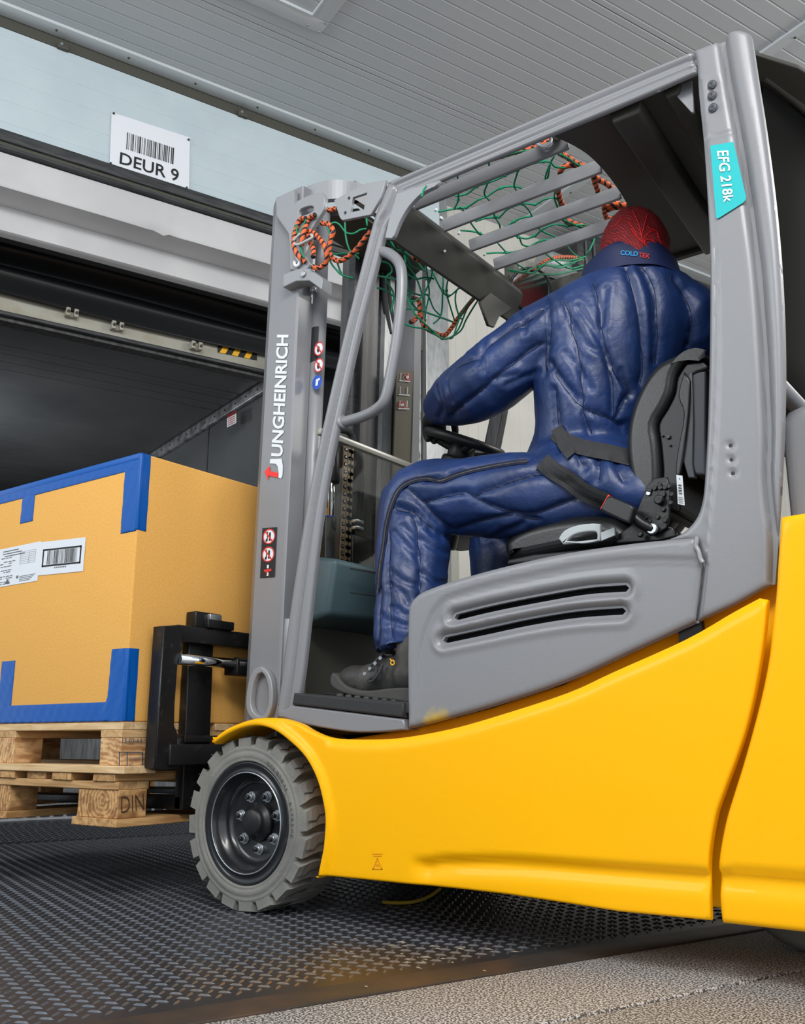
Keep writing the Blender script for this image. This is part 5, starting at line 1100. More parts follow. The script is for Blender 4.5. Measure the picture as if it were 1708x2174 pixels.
def fuse(name, vs, fs, vox, smooth_it, mat, parent=None, fac=.5):
    me = bpy.data.meshes.new(name); me.from_pydata([tuple(map(float, v)) for v in vs], [], fs)
    bm = bmesh.new(); bm.from_mesh(me); bmesh.ops.remove_doubles(bm, verts=bm.verts, dist=1e-6); bmesh.ops.recalc_face_normals(bm, faces=bm.faces); bm.to_mesh(me); bm.free()
    o = bpy.data.objects.new('tmp', me); COL.objects.link(o)
    m = o.modifiers.new('r', 'REMESH'); m.mode = 'VOXEL'; m.voxel_size = vox; m.adaptivity = 0
    if smooth_it: s = o.modifiers.new('s', 'SMOOTH'); s.factor = fac; s.iterations = smooth_it
    dg = bpy.context.evaluated_depsgraph_get(); dg.update(); m2 = bpy.data.meshes.new_from_object(o.evaluated_get(dg)); bpy.data.objects.remove(o)
    m2.materials.clear(); m2.name = name; return link(name, m2, mat, parent, True)
def bvh_of(me): return BVHTree.FromPolygons([v.co[:] for v in me.vertices], [p.vertices[:] for p in me.polygons])
def hit(bvh, px, py):
    r = RV*(px-854)+UV*(1087-py)+FV*FPX; r = Vector(r/np.linalg.norm(r)); l, n, i, d = bvh.ray_cast(Vector(CAM), r); return (np.array(l), np.array(n)) if l else (None, None)
RD = A(RV[0], RV[1], 0); HD = A(HV[0], HV[1], 0)
neck = at(1342, 590, 'y', .47); headc = at(1347, 536, 'y', .475); sh_c = at(1333, 660, 'y', .47)
Ls = sh_c-RD*.165+A(0, 0, -.03); Rs = sh_c+RD*.165+A(0, 0, -.03)
Le = at(1030, 812, 'y', .31); Lw = at(932, 866, 'y', .43)
Re = A(1.02, .86, 1.36); Rw = A(.74, .80, 1.22)
pel = A(.945, .46, 1.09); Lh = A(.93, .34, 1.075); Rh = A(.93, .58, 1.075)
Lk = at(893, 1058, 'y', .22); Rk = A(.47, .64, 1.10); La = A(.425, .155, .70); Ra = A(.44, .64, .70)
# body: head with face, neck, trunk and limbs as one surface
vs, fs = [], []
fdir = HD*.96+RD*.28; fdir /= np.linalg.norm(fdir); fs_d = np.cross(fdir, ZV)
ellips(vs, fs, headc, (fs_d*.086, fdir*.104, ZV*.118)); ellips(vs, fs, headc+fdir*.045-ZV*.055, (fs_d*.055, fdir*.055, ZV*.065))
ellips(vs, fs, headc+fdir*.105-ZV*.022, (fs_d*.014, fdir*.022, ZV*.028)); ellips(vs, fs, headc+fdir*.088-ZV*.062, (fs_d*.026, fdir*.014, ZV*.010)); ellips(vs, fs, headc+fdir*.085-ZV*.098, (fs_d*.025, fdir*.02, ZV*.016))
for s in (-1, 1):
    ellips(vs, fs, headc+fs_d*s*.082-ZV*.018-fdir*.005, (fs_d*.012, fdir*.020, ZV*.032)); ellips(vs, fs, headc+fdir*.088+fs_d*s*.032+ZV*.008, (fs_d*.018, fdir*.012, ZV*.008))
capsule(vs, fs, [headc-ZV*.07, neck-ZV*.06, sh_c], [.062, .06, .08])
capsule(vs, fs, [sh_c-ZV*.03, at(1300, 800, 'y', .47), at(1260, 930, 'y', .45), pel], [.06, .08, .08, .09]); capsule(vs, fs, [Ls, Rs], [.05, .05])
for a, b, c in ((Ls, Le, Lw), (Rs, Re, Rw)): capsule(vs, fs, [a, (a+b)/2, b, (b+c)/2, c], [.05, .045, .038, .034, .027])
for a, b, c in ((Lh, Lk, La), (Rh, Rk, Ra)): capsule(vs, fs, [a, (a+b)/2, b, b*.55+c*.45, c], [.085, .07, .055, .052, .035])
body = fuse('person', vs, fs, .0075, 3, skinM)
body['label'] = 'person in navy padded suit and red hair net, back turned, driving the forklift'; body['category'] = 'person'
ew = M('eye_white', (235, 235, 232), .3)
for s in (-1, 1):
    e = lathe('eye', [(.0, .011), (.006, .0095), (.010, .004), (.011, -.002), (.0, -.011)], headc+fdir*.091+fs_d*s*.032-ZV*.004, fdir, ew, body, 16)
# ---- jacket
vs, fs = [], []
def sec(px, py, y, ang, a, b, tz=0):
    c = at(px, py, 'y', y); u = A(math.cos(ang), math.sin(ang), tz); v = A(-math.sin(ang), math.cos(ang), 0); return (c, u*a, v*b)
g = math.radians
torso = [sec(1282, 1062, .41, g(78), .155, .160), sec(1276, 1040, .41, g(76), .205, .19), sec(1262, 1002, .42, g(74), .210, .195), sec(1242, 962, .45, g(72), .162, .155), sec(1258, 920, .45, g(68), .165, .152), sec(1275, 870, .46, g(60), .188, .16), sec(1292, 800, .465, g(50), .215, .165), sec(1312, 730, .47, g(42), .232, .165), sec(1326, 670, .47, g(38), .228, .148), sec(1335, 628, .47, g(37), .195, .135), sec(1339, 600, .47, g(37), .145, .115), sec(1343, 585, .47, g(37), .08, .07)]
tz = catmull([list(c)+list(u)+list(v) for c, u, v in torso], 4); loft_data([(p[:3], p[3:6], p[6:9]) for p in tz], vs, fs, 36)
capsule(vs, fs, [sh_c-RD*.10-A(0, 0, .01), Ls-A(0, 0, .02), (Ls+Le)/2+A(0, 0, .005), Le, Le*.5+Lw*.5, Lw+(Le-Lw)*.08], [.105, .112, .100, .098, .085, .058])
capsule(vs, fs, [sh_c+RD*.10, Rs-A(0, 0, .02), (Rs+Re)/2, Re, Re*.5+Rw*.5, Rw], [.10, .108, .098, .09, .078, .055])
capsule(vs, fs, [at(1190, 965, 'y', .30), at(1240, 1000, 'y', .27), at(1300, 1025, 'y', .27), at(1365, 1050, 'y', .28)], [.045, .055, .058, .05])
jk = fuse('jacket', vs, fs, .0065, 6, suitM, body)
# ---- trousers
vs, fs = [], []
capsule(vs, fs, [pel+A(.03, 0, .0), pel+A(.0, 0, -.02)], [.135, .138])
capsule(vs, fs, [Lh+A(.0, 0.02, .0), (Lh*.6+Lk*.4)+A(0, -.01, .0), (Lh*.25+Lk*.75), Lk+A(.0, 0, -.006), Lk*.72+La*.28+A(-.008, 0, 0), Lk*.3+La*.7, La+A(.01, 0, .0)], [.108, .114, .106, .104, .102, .094, .088], cap=True)
capsule(vs, fs, [Rh+A(.03, 0, .02), Rh*.5+Rk*.5, Rk, Rk*.6+Ra*.4, Ra+A(0, 0, .0)], [.12, .108, .098, .10, .085])
tr = fuse('trousers', vs, fs, .0065, 6, suitM, body)
# cut the trouser legs level above the boots
bm = bmesh.new(); bm.from_mesh(tr.data)
for c in (La, Ra):
    res = bmesh.ops.bisect_plane(bm, geom=bm.verts[:]+bm.edges[:]+bm.faces[:], plane_co=Vector((c[0], c[1], .688)), plane_no=Vector((.12, 0, -1)), clear_outer=True); break
bmesh.ops.holes_fill(bm, edges=bm.edges[:]) ; bm.to_mesh(tr.data); bm.free()
C6 = lambda L: crop(L, 2.588, 860, 440)
CT = lambda L: crop(L, 3.163, 760, 940)
jseams = [C6(L) for L in ([(1005, 350), (1045, 460), (1070, 570), (1080, 700), (1110, 850), (1135, 970), (1140, 1130)], [(1210, 335), (1260, 480), (1290, 620), (1300, 760), (1305, 900), (1290, 960)], [(1290, 330), (1350, 450), (1365, 600), (1372, 740), (1365, 850)], [(1305, 330), (1365, 450), (1380, 600), (1386, 740), (1379, 850)], [(1480, 400), (1540, 500), (1572, 640), (1550, 760)],
    [(800, 410), (880, 540), (912, 650), (945, 780), (965, 900), (972, 1050), (990, 1180), (1020, 1250)], [(700, 450), (758, 510), (778, 620), (773, 740), (760, 830), (770, 900)], [(715, 445), (772, 505), (792, 620), (788, 740), (776, 830), (800, 880)],
    [(755, 560), (690, 610), (640, 650), (590, 665), (520, 705), (450, 765), (415, 800)], [(400, 825), (330, 850), (270, 885), (225, 940)], [(768, 745), (690, 780), (620, 840), (530, 905), (450, 980), (390, 1030), (330, 1075), (250, 1150)], [(1100, 780), (1150, 900), (1240, 1010), (1200, 1060), (1160, 1160)], [(830, 920), (900, 1010), (985, 1110), (1100, 1150), (1190, 1200)], [(820, 1000), (830, 1100), (838, 1190)], [(950, 1330), (960, 1400), (985, 1430)], [(1060, 1365), (1065, 1430), (1050, 1500)], [(1160, 1390), (1170, 1450), (1200, 1500)], [(870, 1290), (850, 1340)])]
tseams = [CT(L) for L in ([(130, 1000), (140, 850), (165, 700), (190, 520), (250, 340), (330, 262), (450, 232), (550, 248), (650, 212), (750, 182), (900, 150), (1050, 125), (1130, 118)], [(320, 300), (390, 355), (440, 400), (560, 365), (650, 340), (720, 335)], [(440, 400), (520, 500), (600, 560), (640, 590), (760, 550), (900, 510), (1040, 480)], [(720, 335), (800, 380), (900, 425), (1000, 462), (1060, 475), (1180, 480), (1300, 440), (1380, 405), (1470, 378)], [(790, 355), (880, 310), (980, 275), (1100, 235), (1240, 200)], [(1060, 478), (1120, 505), (1200, 515)],
    [(370, 470), (395, 560), (408, 700), (415, 850), (418, 1000), (420, 1040)], [(205, 590), (200, 750), (208, 900), (215, 1100), (225, 1300), (228, 1380)], [(250, 440), (330, 455), (390, 470), (440, 520), (520, 590), (620, 640)], [(120, 1000), (110, 1150), (105, 1300), (95, 1380)], [(150, 1000), (140, 1150), (135, 1300), (120, 1380)])]
jfold = [C6(L) for L in ([(330, 760), (390, 800), (425, 850), (430, 900)], [(335, 765), (395, 805), (430, 855)], [(440, 735), (415, 800), (410, 860)], [(650, 640), (660, 690)], [(950, 550), (1060, 720), (1120, 860)], [(880, 800), (960, 900), (1020, 1000)], [(500, 940), (610, 920)], [(560, 970), (640, 930), (740, 900)], [(180, 1000), (210, 1090), (190, 1150)], [(230, 960), (260, 1060)], [(800, 850), (870, 960), (960, 1050)], [(1180, 900), (1230, 1030)], [(1100, 150+300), (1080, 640)], [(930, 640), (1000, 760), (1100, 800)], [(620, 560), (650, 640)])]
tfold = [CT(L) for L in ([(270, 420), (380, 470)], [(240, 600), (330, 700), (400, 760)], [(430, 650), (520, 720), (640, 740)], [(430, 870), (520, 940), (620, 930)], [(215, 950), (300, 1010), (330, 1080)], [(215, 860), (300, 930), (400, 960)], [(300, 560), (380, 640)], [(430, 560), (560, 640)], [(150, 1150), (190, 1200)], [(230, 1200), (320, 1230)], [(230, 1100), (320, 1160)], [(860, 640), (950, 600), (1100, 540)], [(460, 250), (540, 230)], [(620, 215), (700, 190)], [(1250, 60), (1350, 100), (1450, 80)])]
def quilt(o, seams, folds, gd, gw, puff, threads):
    me = o.data; bv = bvh_of(me); S = []; Fo = []; T = []
    for src, dst, st in ((seams, S, 2.5), (folds, Fo, 2.5)):
        for L in src:
            run = []
            for p in resample([p[:2] for p in catmull([(a[0], a[1]) for a in L], 4)], st, False):
                l, n = hit(bv, p[0], p[1])
                if l is None: continue
                if run and np.linalg.norm(l-run[-1][0]) > .05: T.append(run) if dst is S else None; run = []
                dst.append(l); run.append((l, n))
            if dst is S and run: T.append(run)
    kd = KDTree(max(1, len(S))); [kd.insert(Vector(p), i) for i, p in enumerate(S)]; kd.balance()
    kf = KDTree(max(1, len(Fo))); [kf.insert(Vector(p), i) for i, p in enumerate(Fo)]; kf.balance()
    N = [v.normal.copy() for v in me.vertices]
    for v, nn in zip(me.vertices, N):
        c = v.co; d = kd.find(c)[2]; d = 1 if d is None else d; f = kf.find(c)[2]; f = 1 if f is None else f
        w = mnoise.noise(Vector((c[0]*16, c[1]*16, c[2]*9)))*.0024+mnoise.noise(Vector((c[0]*38+5, c[1]*38, c[2]*24)))*.0012
        pk = mnoise.noise(Vector((c[0]*70, c[1]*70, c[2]*70)))*.0018*math.exp(-d/.03)
        h = -gd*math.exp(-d/gw)+puff*(1-math.exp(-d/.035))-.0045*math.exp(-(f/.007)**2)+.0025*math.exp(-((f-.018)/.009)**2)+w+pk
        v.co = c+nn*h
    me.update(); bv2 = bvh_of(me); lines = []
    for run in T:
        P = []
        for l, n in run[::3]:
            q = bv2.find_nearest(Vector(l))
            if q[0] is not None: P.append(np.array(q[0])+np.array(q[1])*.0004)
        if len(P) > 3:
            P = np.array(P)
            for _ in range(5): P[1:-1] = (P[:-2]+P[1:-1]*2+P[2:])/4
            lines.append(list(P))
    if threads: tubes('seam_thread_shade', lines, .0009, stitchM, o, 5, 1)  # dark thread tubes that also paint in the shade along the seams
    return bv2
jb = quilt(jk, jseams, jfold, .012, .010, .006, True)
tb = quilt(tr, tseams, tfold, .011, .009, .005, True)
def ribbon(name, L, hw, bvs, mat, parent, lift=.004, n=5, th=.003, st=6):
    P = resample([p[:2] for p in catmull([(a[0], a[1]) for a in L], 4)], st, False); rows = []
    last = None
    for i, p in enumerate(P):
        a = P[max(i-1, 0)]; b = P[min(i+1, len(P)-1)]; t = b-a; t /= np.linalg.norm(t); nn = np.array([-t[1], t[0]]); row = []
        for k in range(n):
            q = p+nn*hw*(2*k/(n-1)-1); best = None
            for bv in bvs:
                l, m_ = hit(bv, q[0], q[1])
                if l is not None and (best is None or np.linalg.norm(l-CAM) < np.linalg.norm(best[0]-CAM)): best = (l, m_)
            if best is None: row = None; break
            row.append(best[0]+(CAM-best[0])/np.linalg.norm(CAM-best[0])*lift)
        if row: rows.append(row)
    if len(rows) < 2: return None
    R = np.array(rows); D = np.linalg.norm(R-CAM, axis=2)
    for _ in range(4): D[1:-1] = (D[:-2]+2*D[1:-1]+D[2:])/4
    D = np.minimum(D, np.linalg.norm(R-CAM, axis=2)); dirs = (R-CAM)/np.linalg.norm(R-CAM, axis=2)[..., None]; R = CAM+dirs*D[..., None]
    m = len(R); V = [tuple(p) for r in R for p in r]+[tuple(p+dirs[i, j]*th) for i, r in enumerate(R) for j, p in enumerate(r)]; o = m*n; F = []
    for i in range(m-1):
        for k in range(n-1): a = i*n+k; F += [(a, a+1, a+n+1, a+n), (o+a, o+a+n, o+a+n+1, o+a+1)]
        F += [(i*n, (i+1)*n, o+(i+1)*n, o+i*n), (i*n+n-1, o+i*n+n-1, o+(i+1)*n+n-1, (i+1)*n+n-1)]
    F += [tuple(range(n))+tuple(o+k for k in range(n))[::-1]]
    return mk(name, V, F, mat, parent, False)
ribbon('waist_belt', [(1178, 918), (1205, 938), (1240, 950), (1290, 960), (1340, 972)], 17, [jb, tb], beltM, FL, .008)
ribbon('belt_loop', [(1180, 908), (1190, 925), (1197, 945), (1213, 966)], 13, [jb], beltM, FL, .012)
lb = ribbon('lap_belt', [(1150, 978), (1175, 1000), (1205, 1018), (1240, 1045), (1288, 1066)], 19, [jb, tb], beltM, FL, .010)
# zipper with teeth
zip_ = ribbon('zip_tape', [(p[0]+.8, p[1]+2) for p in tseams[0]], 5, [tb], stitchM, tr, .004, 3)
zl = []
for p in resample([q[:2] for q in catmull([(a[0], a[1]) for a in tseams[0]], 4)], 2.6, False):
    l, n = hit(tb, p[0]+.8, p[1]+2)
    if l is not None: d = (CAM-l)/np.linalg.norm(CAM-l); zl.append((l+d*.0055))
vs, fs = [], []
for l in zl:
    b = len(vs); r = .0013
    for f in ((-1, -1, -1), (1, -1, -1), (1, 1, -1), (-1, 1, -1), (-1, -1, 1), (1, -1, 1), (1, 1, 1), (-1, 1, 1)): vs.append(l+np.array(f)*[r*1.8, r*1.2, r])
    fs += [tuple(b+i for i in f) for f in BF]
mk('zip_teeth', vs, fs, steelM, tr, kind='stuff')
# collar
vs, fs = [], []
cc_ = at(1337, 590, 'y', .47); base = cc_; K = 48; prof = [(-.052, .160, .130), (-.040, .156, .127), (-.026, .150, .124), (-.015, .146, .122), (.008, .140, .119), (.026, .136, .116), (.034, .132, .112), (.028, .126, .108), (.0, .124, .106), (-.05, .126, .108)]
cf = np.array([-.47, .88, 0]); cf /= np.linalg.norm(cf); cs = np.array([cf[1], -cf[0], 0])
for h, a, b in prof:
    for k in range(K):
        q = 2*math.pi*k/K; back = -math.sin(q); z = h-.018+.046*back
        vs.append(base+cs*a*math.cos(q)+cf*b*math.sin(q)+ZV*z+cs*.003*math.sin(q*5+h*40)+cf*.003*math.sin(q*7))
n = len(prof)
for i in range(n):
    for k in range(K):
        k2 = (k+1) % K; i2 = (i+1) % n
        if i2 == 0: continue
        fs.append((i*K+k, i*K+k2, i2*K+k2, i2*K+k))
col = mk('collar', vs, fs, collarM, body, True); sb = col.modifiers.new('s', 'SUBSURF'); sb.levels = 1; sb.render_levels = 1
cbv = bvh_of(col.data)
def text_ray(name, s, Qpx, bv, mat, parent, bold=.02, lift=.003):
    cu = bpy.data.curves.new(name, 'FONT'); cu.body = s; cu.offset = bold; to = bpy.data.objects.new('tmp', cu); COL.objects.link(to); dg = bpy.context.evaluated_depsgraph_get(); dg.update()
    me = bpy.data.meshes.new_from_object(to.evaluated_get(dg)); bpy.data.objects.remove(to); co = np.array([v.co[:] for v in me.vertices]); lo = co.min(0); hi = co.max(0)
    Q = [np.array(q, float) for q in Qpx]
    for v in me.vertices:
        u = (v.co[0]-lo[0])/(hi[0]-lo[0]); w = (v.co[1]-lo[1])/(hi[1]-lo[1]); p = (Q[0]*(1-u)+Q[1]*u)*(1-w)+(Q[3]*(1-u)+Q[2]*u)*w
        l, n = hit(bv, p[0], p[1]); l = at(p[0], p[1], 'y', .4) if l is None else l; v.co = tuple(l+(CAM-l)/np.linalg.norm(CAM-l)*lift)
    me.materials.clear(); return link(name, me, mat, parent)
text_ray('collar_lettering', 'COLD', [(1316, 541), (1353, 544), (1354, 534), (1317, 531)], cbv, cyanI, col, .03)
text_ray('collar_lettering', 'TEX', [(1355, 545), (1378, 549), (1379, 539), (1356, 536)], cbv, redI, col, .03)
# hair and hair net
def skull(name, r, zmin, mat, parent, wob, tilt_=.35):
    vs, fs = [], []; K = 56; Rg = 26
    for i in range(Rg+1):
        t = math.radians(118)*i/Rg
        for k in range(K):
            q = 2*math.pi*k/K; d = fs_d*math.cos(q)*math.sin(t)*.090+fdir*math.sin(q)*math.sin(t)*.108+ZV*math.cos(t)*.120; n = d/np.linalg.norm(d)
            w = wob*(mnoise.noise(Vector(n*5))+.6*mnoise.noise(Vector(n*14))); back = max(0, -math.sin(q)); front = max(0, math.sin(q))
            z = (.016*front-.006*back)*sstep(t, 1.2, 2.1)*3
            vs.append(headc+d*(1+r/.1)+n*w+ZV*float(z)*(1.0))
    for i in range(Rg):
        for k in range(K): k2 = (k+1) % K; fs.append((i*K+k, i*K+k2, (i+1)*K+k2, (i+1)*K+k))
    bmn = mk(name, vs, fs, mat, parent, True); return bmn
skull('hair', .003, 0, hairM, body, .002); hn = skull('hair_net', .009, 0, hnetM, body, .005)
hb_ = bvh_of(hn.data); CHN = lambda L: crop(L, 7.764, 1240, 440); brt = M('bright_red_elastic', (222, 28, 36), .6)
nl = []
for L in ([(790, 50), (840, 150), (890, 260), (920, 370), (940, 470), (960, 560), (985, 600)], [(985, 600), (940, 560), (880, 510), (820, 420), (770, 350)], [(985, 600), (1010, 540), (1090, 540), (1160, 580), (1200, 640)], [(985, 600), (1050, 660), (1150, 720), (1210, 660), (1280, 640), (1240, 560), (1190, 400), (1100, 360), (1030, 310)], [(940, 470), (1000, 250), (1035, 110)], [(720, 220), (830, 380), (880, 480)], [(1150, 720), (1230, 790), (1300, 850), (1360, 830), (1440, 790)], [(1200, 480), (1260, 580), (1310, 700), (1290, 800)], [(620, 160), (560, 250), (450, 340)], [(250, 580), (330, 540), (400, 545)], [(960, 560), (1060, 420), (1180, 390)]):
    P = [hit(hb_, *p)[0] for p in CHN(L)]; P = [p+(CAM-p)/np.linalg.norm(CAM-p)*.002 for p in P if p is not None]
    if len(P) > 2: nl.append(P)
tubes('net_gather', nl, .0016, brt, hn, 5, 4)
# gloves
def hand(name, wr, d, dn, side, curlc, mat, parent):
    """d: towards the knuckles, dn: palm direction, side: towards the little finger"""
    d = d/np.linalg.norm(d); dn = dn-d*(dn@d); dn /= np.linalg.norm(dn); s = np.cross(d, dn)*side; vs, fs = [], []
    capsule(vs, fs, [wr-d*.05, wr, wr+d*.03], [.036, .032, .034])
    ellips(vs, fs, wr+d*.055, (d*.050, s*.043, dn*.020))
    for i, (L, o) in enumerate(((.068, -.030), (.076, -.010), (.070, .010), (.055, .029))):
        k0 = wr+d*.088+s*o; k1 = k0+(d*.75+dn*.65)*L*.42; k2 = k1+(d*-.15+dn*1.0)*L*.36; k3 = k2+(d*-.9+dn*.35)*L*.30
        capsule(vs, fs, [wr+d*.05+s*o*.9, k0, k1, k2, k3], [.0115, .0115, .0105, .0098, .0085], 3, 12)
    t0 = wr+d*.025-s*.036; t1 = t0+d*.030-s*.022+dn*.012; t2 = t1+d*.028-s*.004+dn*.022; t3 = t2+d*.012+s*.008+dn*.020
    capsule(vs, fs, [wr+d*.015-s*.015, t0, t1, t2, t3], [.014, .0145, .013, .0115, .0095], 3, 12)
    return fuse(name, vs, fs, .0036, 2, mat, parent)
lh_w = Lw+A(.0, .0, .0)
hand('glove', at(925, 868, 'y', .44), A(-.45, .55, -.30), A(.2, .1, -1), 1, None, gloveM, body)
hand('glove', Rw, A(-.8, .1, -.35), A(0, 0, -1), -1, None, gloveM, body)
lc2 = A(.60, .80, 1.10); lvv = cyl('control_lever', (.66, .80, .98), (.645, .80, 1.17), .012, black, FL, 14, .004); box('control_console', .56, .86, .74, .90, .90, 1.02, black, FL, .02)
# boots
def boot(name, px_plane, ox, oy, parent):
    """left boot outline read on its outer side plane, moved by (ox, oy) for the right one"""
    y0 = px_plane; vs, fs = [], []
    P = lambda x, y: (lambda p: A(p[0]+ox, y0+.052+oy, p[2]))(at(x, y, 'y', y0))
    zo = at(770, 1478, 'y', y0)[2]
    ellips(vs, fs, P(731, 1441), (A(.056, 0, 0), A(0, .050, 0), A(0, 0, .040))); ellips(vs, fs, P(770, 1444), (A(.075, 0, 0), A(0, .047, 0), A(0, 0, .048)))
    ellips(vs, fs, P(815, 1434), (A(.085, 0, 0), A(0, .042, 0), A(0, 0, .058))); ellips(vs, fs, P(868, 1440), (A(.060, 0, 0), A(0, .042, 0), A(0, 0, .060)))
    capsule(vs, fs, [P(850, 1435), P(855, 1400), P(856, 1365)], [.055, .052, .050])
    b = fuse(name, vs, fs, .005, 3, bootM, parent)
    so = [(p[0]+ox, p[2]) for p in PX(sm([(706, 1428), (701, 1440), (704, 1456), (718, 1467), (740, 1475), (770, 1480), (800, 1484), (840, 1488), (900, 1498), (935, 1500), (938, 1475), (900, 1464), (860, 1460), (820, 1462), (790, 1466), (760, 1465), (738, 1458), (724, 1446), (716, 1434)], 3), 'y', y0)]
    slab('boot_sole', [so], 'y', y0-.004+oy, y0+.108+oy, soleM, b, .006, 3)
    for k in range(7):
        q = at(722+k*19, 1474+k*2.2, 'y', y0); box('sole_lug', q[0]-.010+ox, q[0]+.008+ox, y0-.006+oy, y0+.11+oy, q[2]-.012, q[2]+.002, soleM, b, .003)
    for k in range(4):
        a = at(776+k*11, 1428-k*11, 'y', y0+.02); c = A(a[0]+ox, a[1]+oy, a[2]); tubes('lace', [[c+A(-.004, -.005, -.006), c+A(.0, .01, .012), c+A(.002, .035, .018), c+A(-.002, .06, .008)]], .0035, beltM, b, 6); cyl('eyelet', c+A(.006, -.008, -.004), c+A(.006, -.014, -.004), .005, zinc, b, 10)
    c = at(800, 1425, 'y', y0); tubes('lace', [[A(c[0]+ox, c[1]-.002+oy, c[2]+.01), at(796, 1434, 'y', y0-.006)+A(ox, oy, 0), at(786, 1440, 'y', y0-.006)+A(ox, oy, 0), at(782, 1446, 'y', y0-.006)+A(ox, oy, 0), at(790, 1446, 'y', y0-.006)+A(ox, oy, 0), at(802, 1432, 'y', y0-.006)+A(ox, oy, 0), at(812, 1410, 'y', y0)+A(ox, oy, 0)]], .0045, beltM, b, 6)
    if not ox: tubes('pull_tag', [[at(828, 1399, 'y', y0-.004), at(831, 1404, 'y', y0-.008)], [at(833+4*math.cos(q), 1407+5*math.sin(q), 'y', y0-.010) for q in np.linspace(0, 6.28, 10)]], .0018, yelI, b, 6, 1)
    return b
boot('boot', .075, 0, 0, body); boot('boot', .075, .03, .50, body)
# ================================================================ NET AND ROPES
C5 = lambda L: crop(L, 3.163, 800, 260); C7 = lambda L: crop(L, 7.117, 540, 360)
NT = thing('cargo_net', 'green cord net with an orange and black edge rope draped over the forklift roof bars', 'net', (.5, .5, 2.05))
roof = [[(410, 600), (520, 580), (600, 570), (680, 520), (740, 495), (830, 440), (930, 430), (1010, 455), (1080, 430), (1140, 385), (1160, 280)], [(520, 495), (600, 480), (670, 430), (740, 405), (800, 385), (860, 355), (950, 315), (1050, 275), (1120, 262), (1165, 270), (1200, 300), (1280, 305)], [(540, 360), (545, 420), (545, 520), (520, 580), (560, 570), (595, 615), (640, 690), (680, 740), (715, 775)], [(750, 275), (760, 330), (745, 400), (720, 480), (765, 540), (790, 630), (820, 680), (830, 730)], [(940, 200), (930, 250), (945, 320), (920, 420), (945, 470), (980, 545), (1020, 590), (1045, 640), (1085, 705), (1110, 730), (1210, 775)], [(1190, 225), (1160, 280), (1130, 385), (1190, 455), (1190, 510), (1215, 580)], [(660, 665), (740, 640), (820, 635), (880, 580), (980, 545), (1060, 550), (1130, 515), (1200, 510), (1230, 550), (1260, 570)], [(560, 725), (630, 730), (690, 745), (760, 770), (840, 725), (920, 665), (1000, 635), (1080, 635)], [(870, 710), (872, 745), (950, 770), (975, 820), (1030, 835)], [(935, 765), (1000, 780), (1060, 760), (1110, 720), (1190, 685), (1280, 695), (1350, 690), (1400, 690), (1420, 710)], [(730, 880), (800, 875), (870, 875), (960, 860), (1030, 830), (1100, 795), (1190, 785)], [(810, 810), (865, 870), (890, 890), (940, 950), (1010, 990)], [(1240, 640), (1270, 680), (1340, 690), (1370, 715)]]
low = [[(880, 990), (960, 1000), (1060, 1015), (1200, 1020), (1380, 980)], [(1000, 1000), (1100, 960), (1230, 960), (1380, 920)], [(1130, 880), (1200, 930), (1290, 980), (1380, 960)], [(1275, 830), (1330, 890), (1400, 920)], [(900, 1000), (1040, 1010), (1120, 950), (1190, 925), (1300, 925), (1400, 900)], [(1060, 1005), (1130, 960), (1230, 975), (1330, 940)], [(1460, 780), (1430, 850), (1400, 900)], [(300, 500), (310, 460), (330, 430)]]
nets = [[at(x, y, 'z', 2.045+.004*math.sin(i*1.7)) for i, (x, y) in enumerate(C5(L))] for L in roof]+[[at(x, y, 'x', .62+.02*math.sin(i*2.1+j)) for i, (x, y) in enumerate(C5(L))] for j, L in enumerate(low)]
hang = [[(165, 700), (140, 760), (150, 830), (200, 900), (230, 960), (300, 990)], [(45, 790), (120, 850), (160, 930), (200, 1000), (210, 1120), (230, 1210), (290, 1270)], [(250, 770), (210, 820), (190, 900), (195, 1000), (190, 1120), (210, 1150)], [(270, 780), (330, 900), (370, 990), (340, 1100), (290, 1180), (230, 1200)], [(360, 850), (330, 940), (340, 1050), (350, 1150), (330, 1250), (320, 1330), (310, 1380)], [(440, 910), (400, 940), (380, 900)], [(410, 940), (440, 1030), (440, 1130), (430, 1290), (380, 1350)], [(525, 990), (480, 1050), (465, 1130), (480, 1200), (520, 1330)], [(615, 1040), (540, 1120), (480, 1165), (430, 1120), (370, 1000)], [(660, 1075), (600, 1110), (540, 1120), (525, 1200), (550, 1300), (570, 1320)], [(700, 1105), (640, 1180), (580, 1260), (540, 1350), (510, 1440), (480, 1450)], [(730, 1120), (660, 1220), (600, 1320), (560, 1400), (480, 1450), (430, 1455)], [(0, 1110), (80, 1140), (160, 1240), (160, 1330), (230, 1370), (330, 1390), (400, 1430), (440, 1450), (500, 1440), (550, 1380), (600, 1260), (640, 1200)], [(160, 1250), (280, 1260), (370, 1290), (430, 1310), (510, 1340)], [(0, 1030), (60, 1040), (140, 1060), (210, 1130), (290, 1160), (340, 1160), (380, 1250), (430, 1300)], [(100, 850), (180, 870), (260, 930), (320, 1000)], [(170, 940), (190, 1000), (260, 1050), (320, 1040), (380, 1050)], [(20, 930), (80, 950), (100, 1000), (60, 1050), (110, 1150), (95, 1280)], [(60, 800), (30, 900), (0, 980)], [(90, 790), (150, 900), (250, 1020), (300, 1150), (330, 1280)], [(190, 1150), (250, 1280), (330, 1360), (420, 1440)], [(410, 940), (520, 985)]]
nets += [[at(x, y, 'x', .33+.035*math.sin(j*1.9+i*.6)) for i, (x, y) in enumerate(C5(L))] for j, L in enumerate(hang)]
mast_n = [[(780, 750), (740, 840), (700, 950), (690, 1080), (700, 1200), (750, 1330)], [(630, 830), (640, 940), (690, 1000)]]
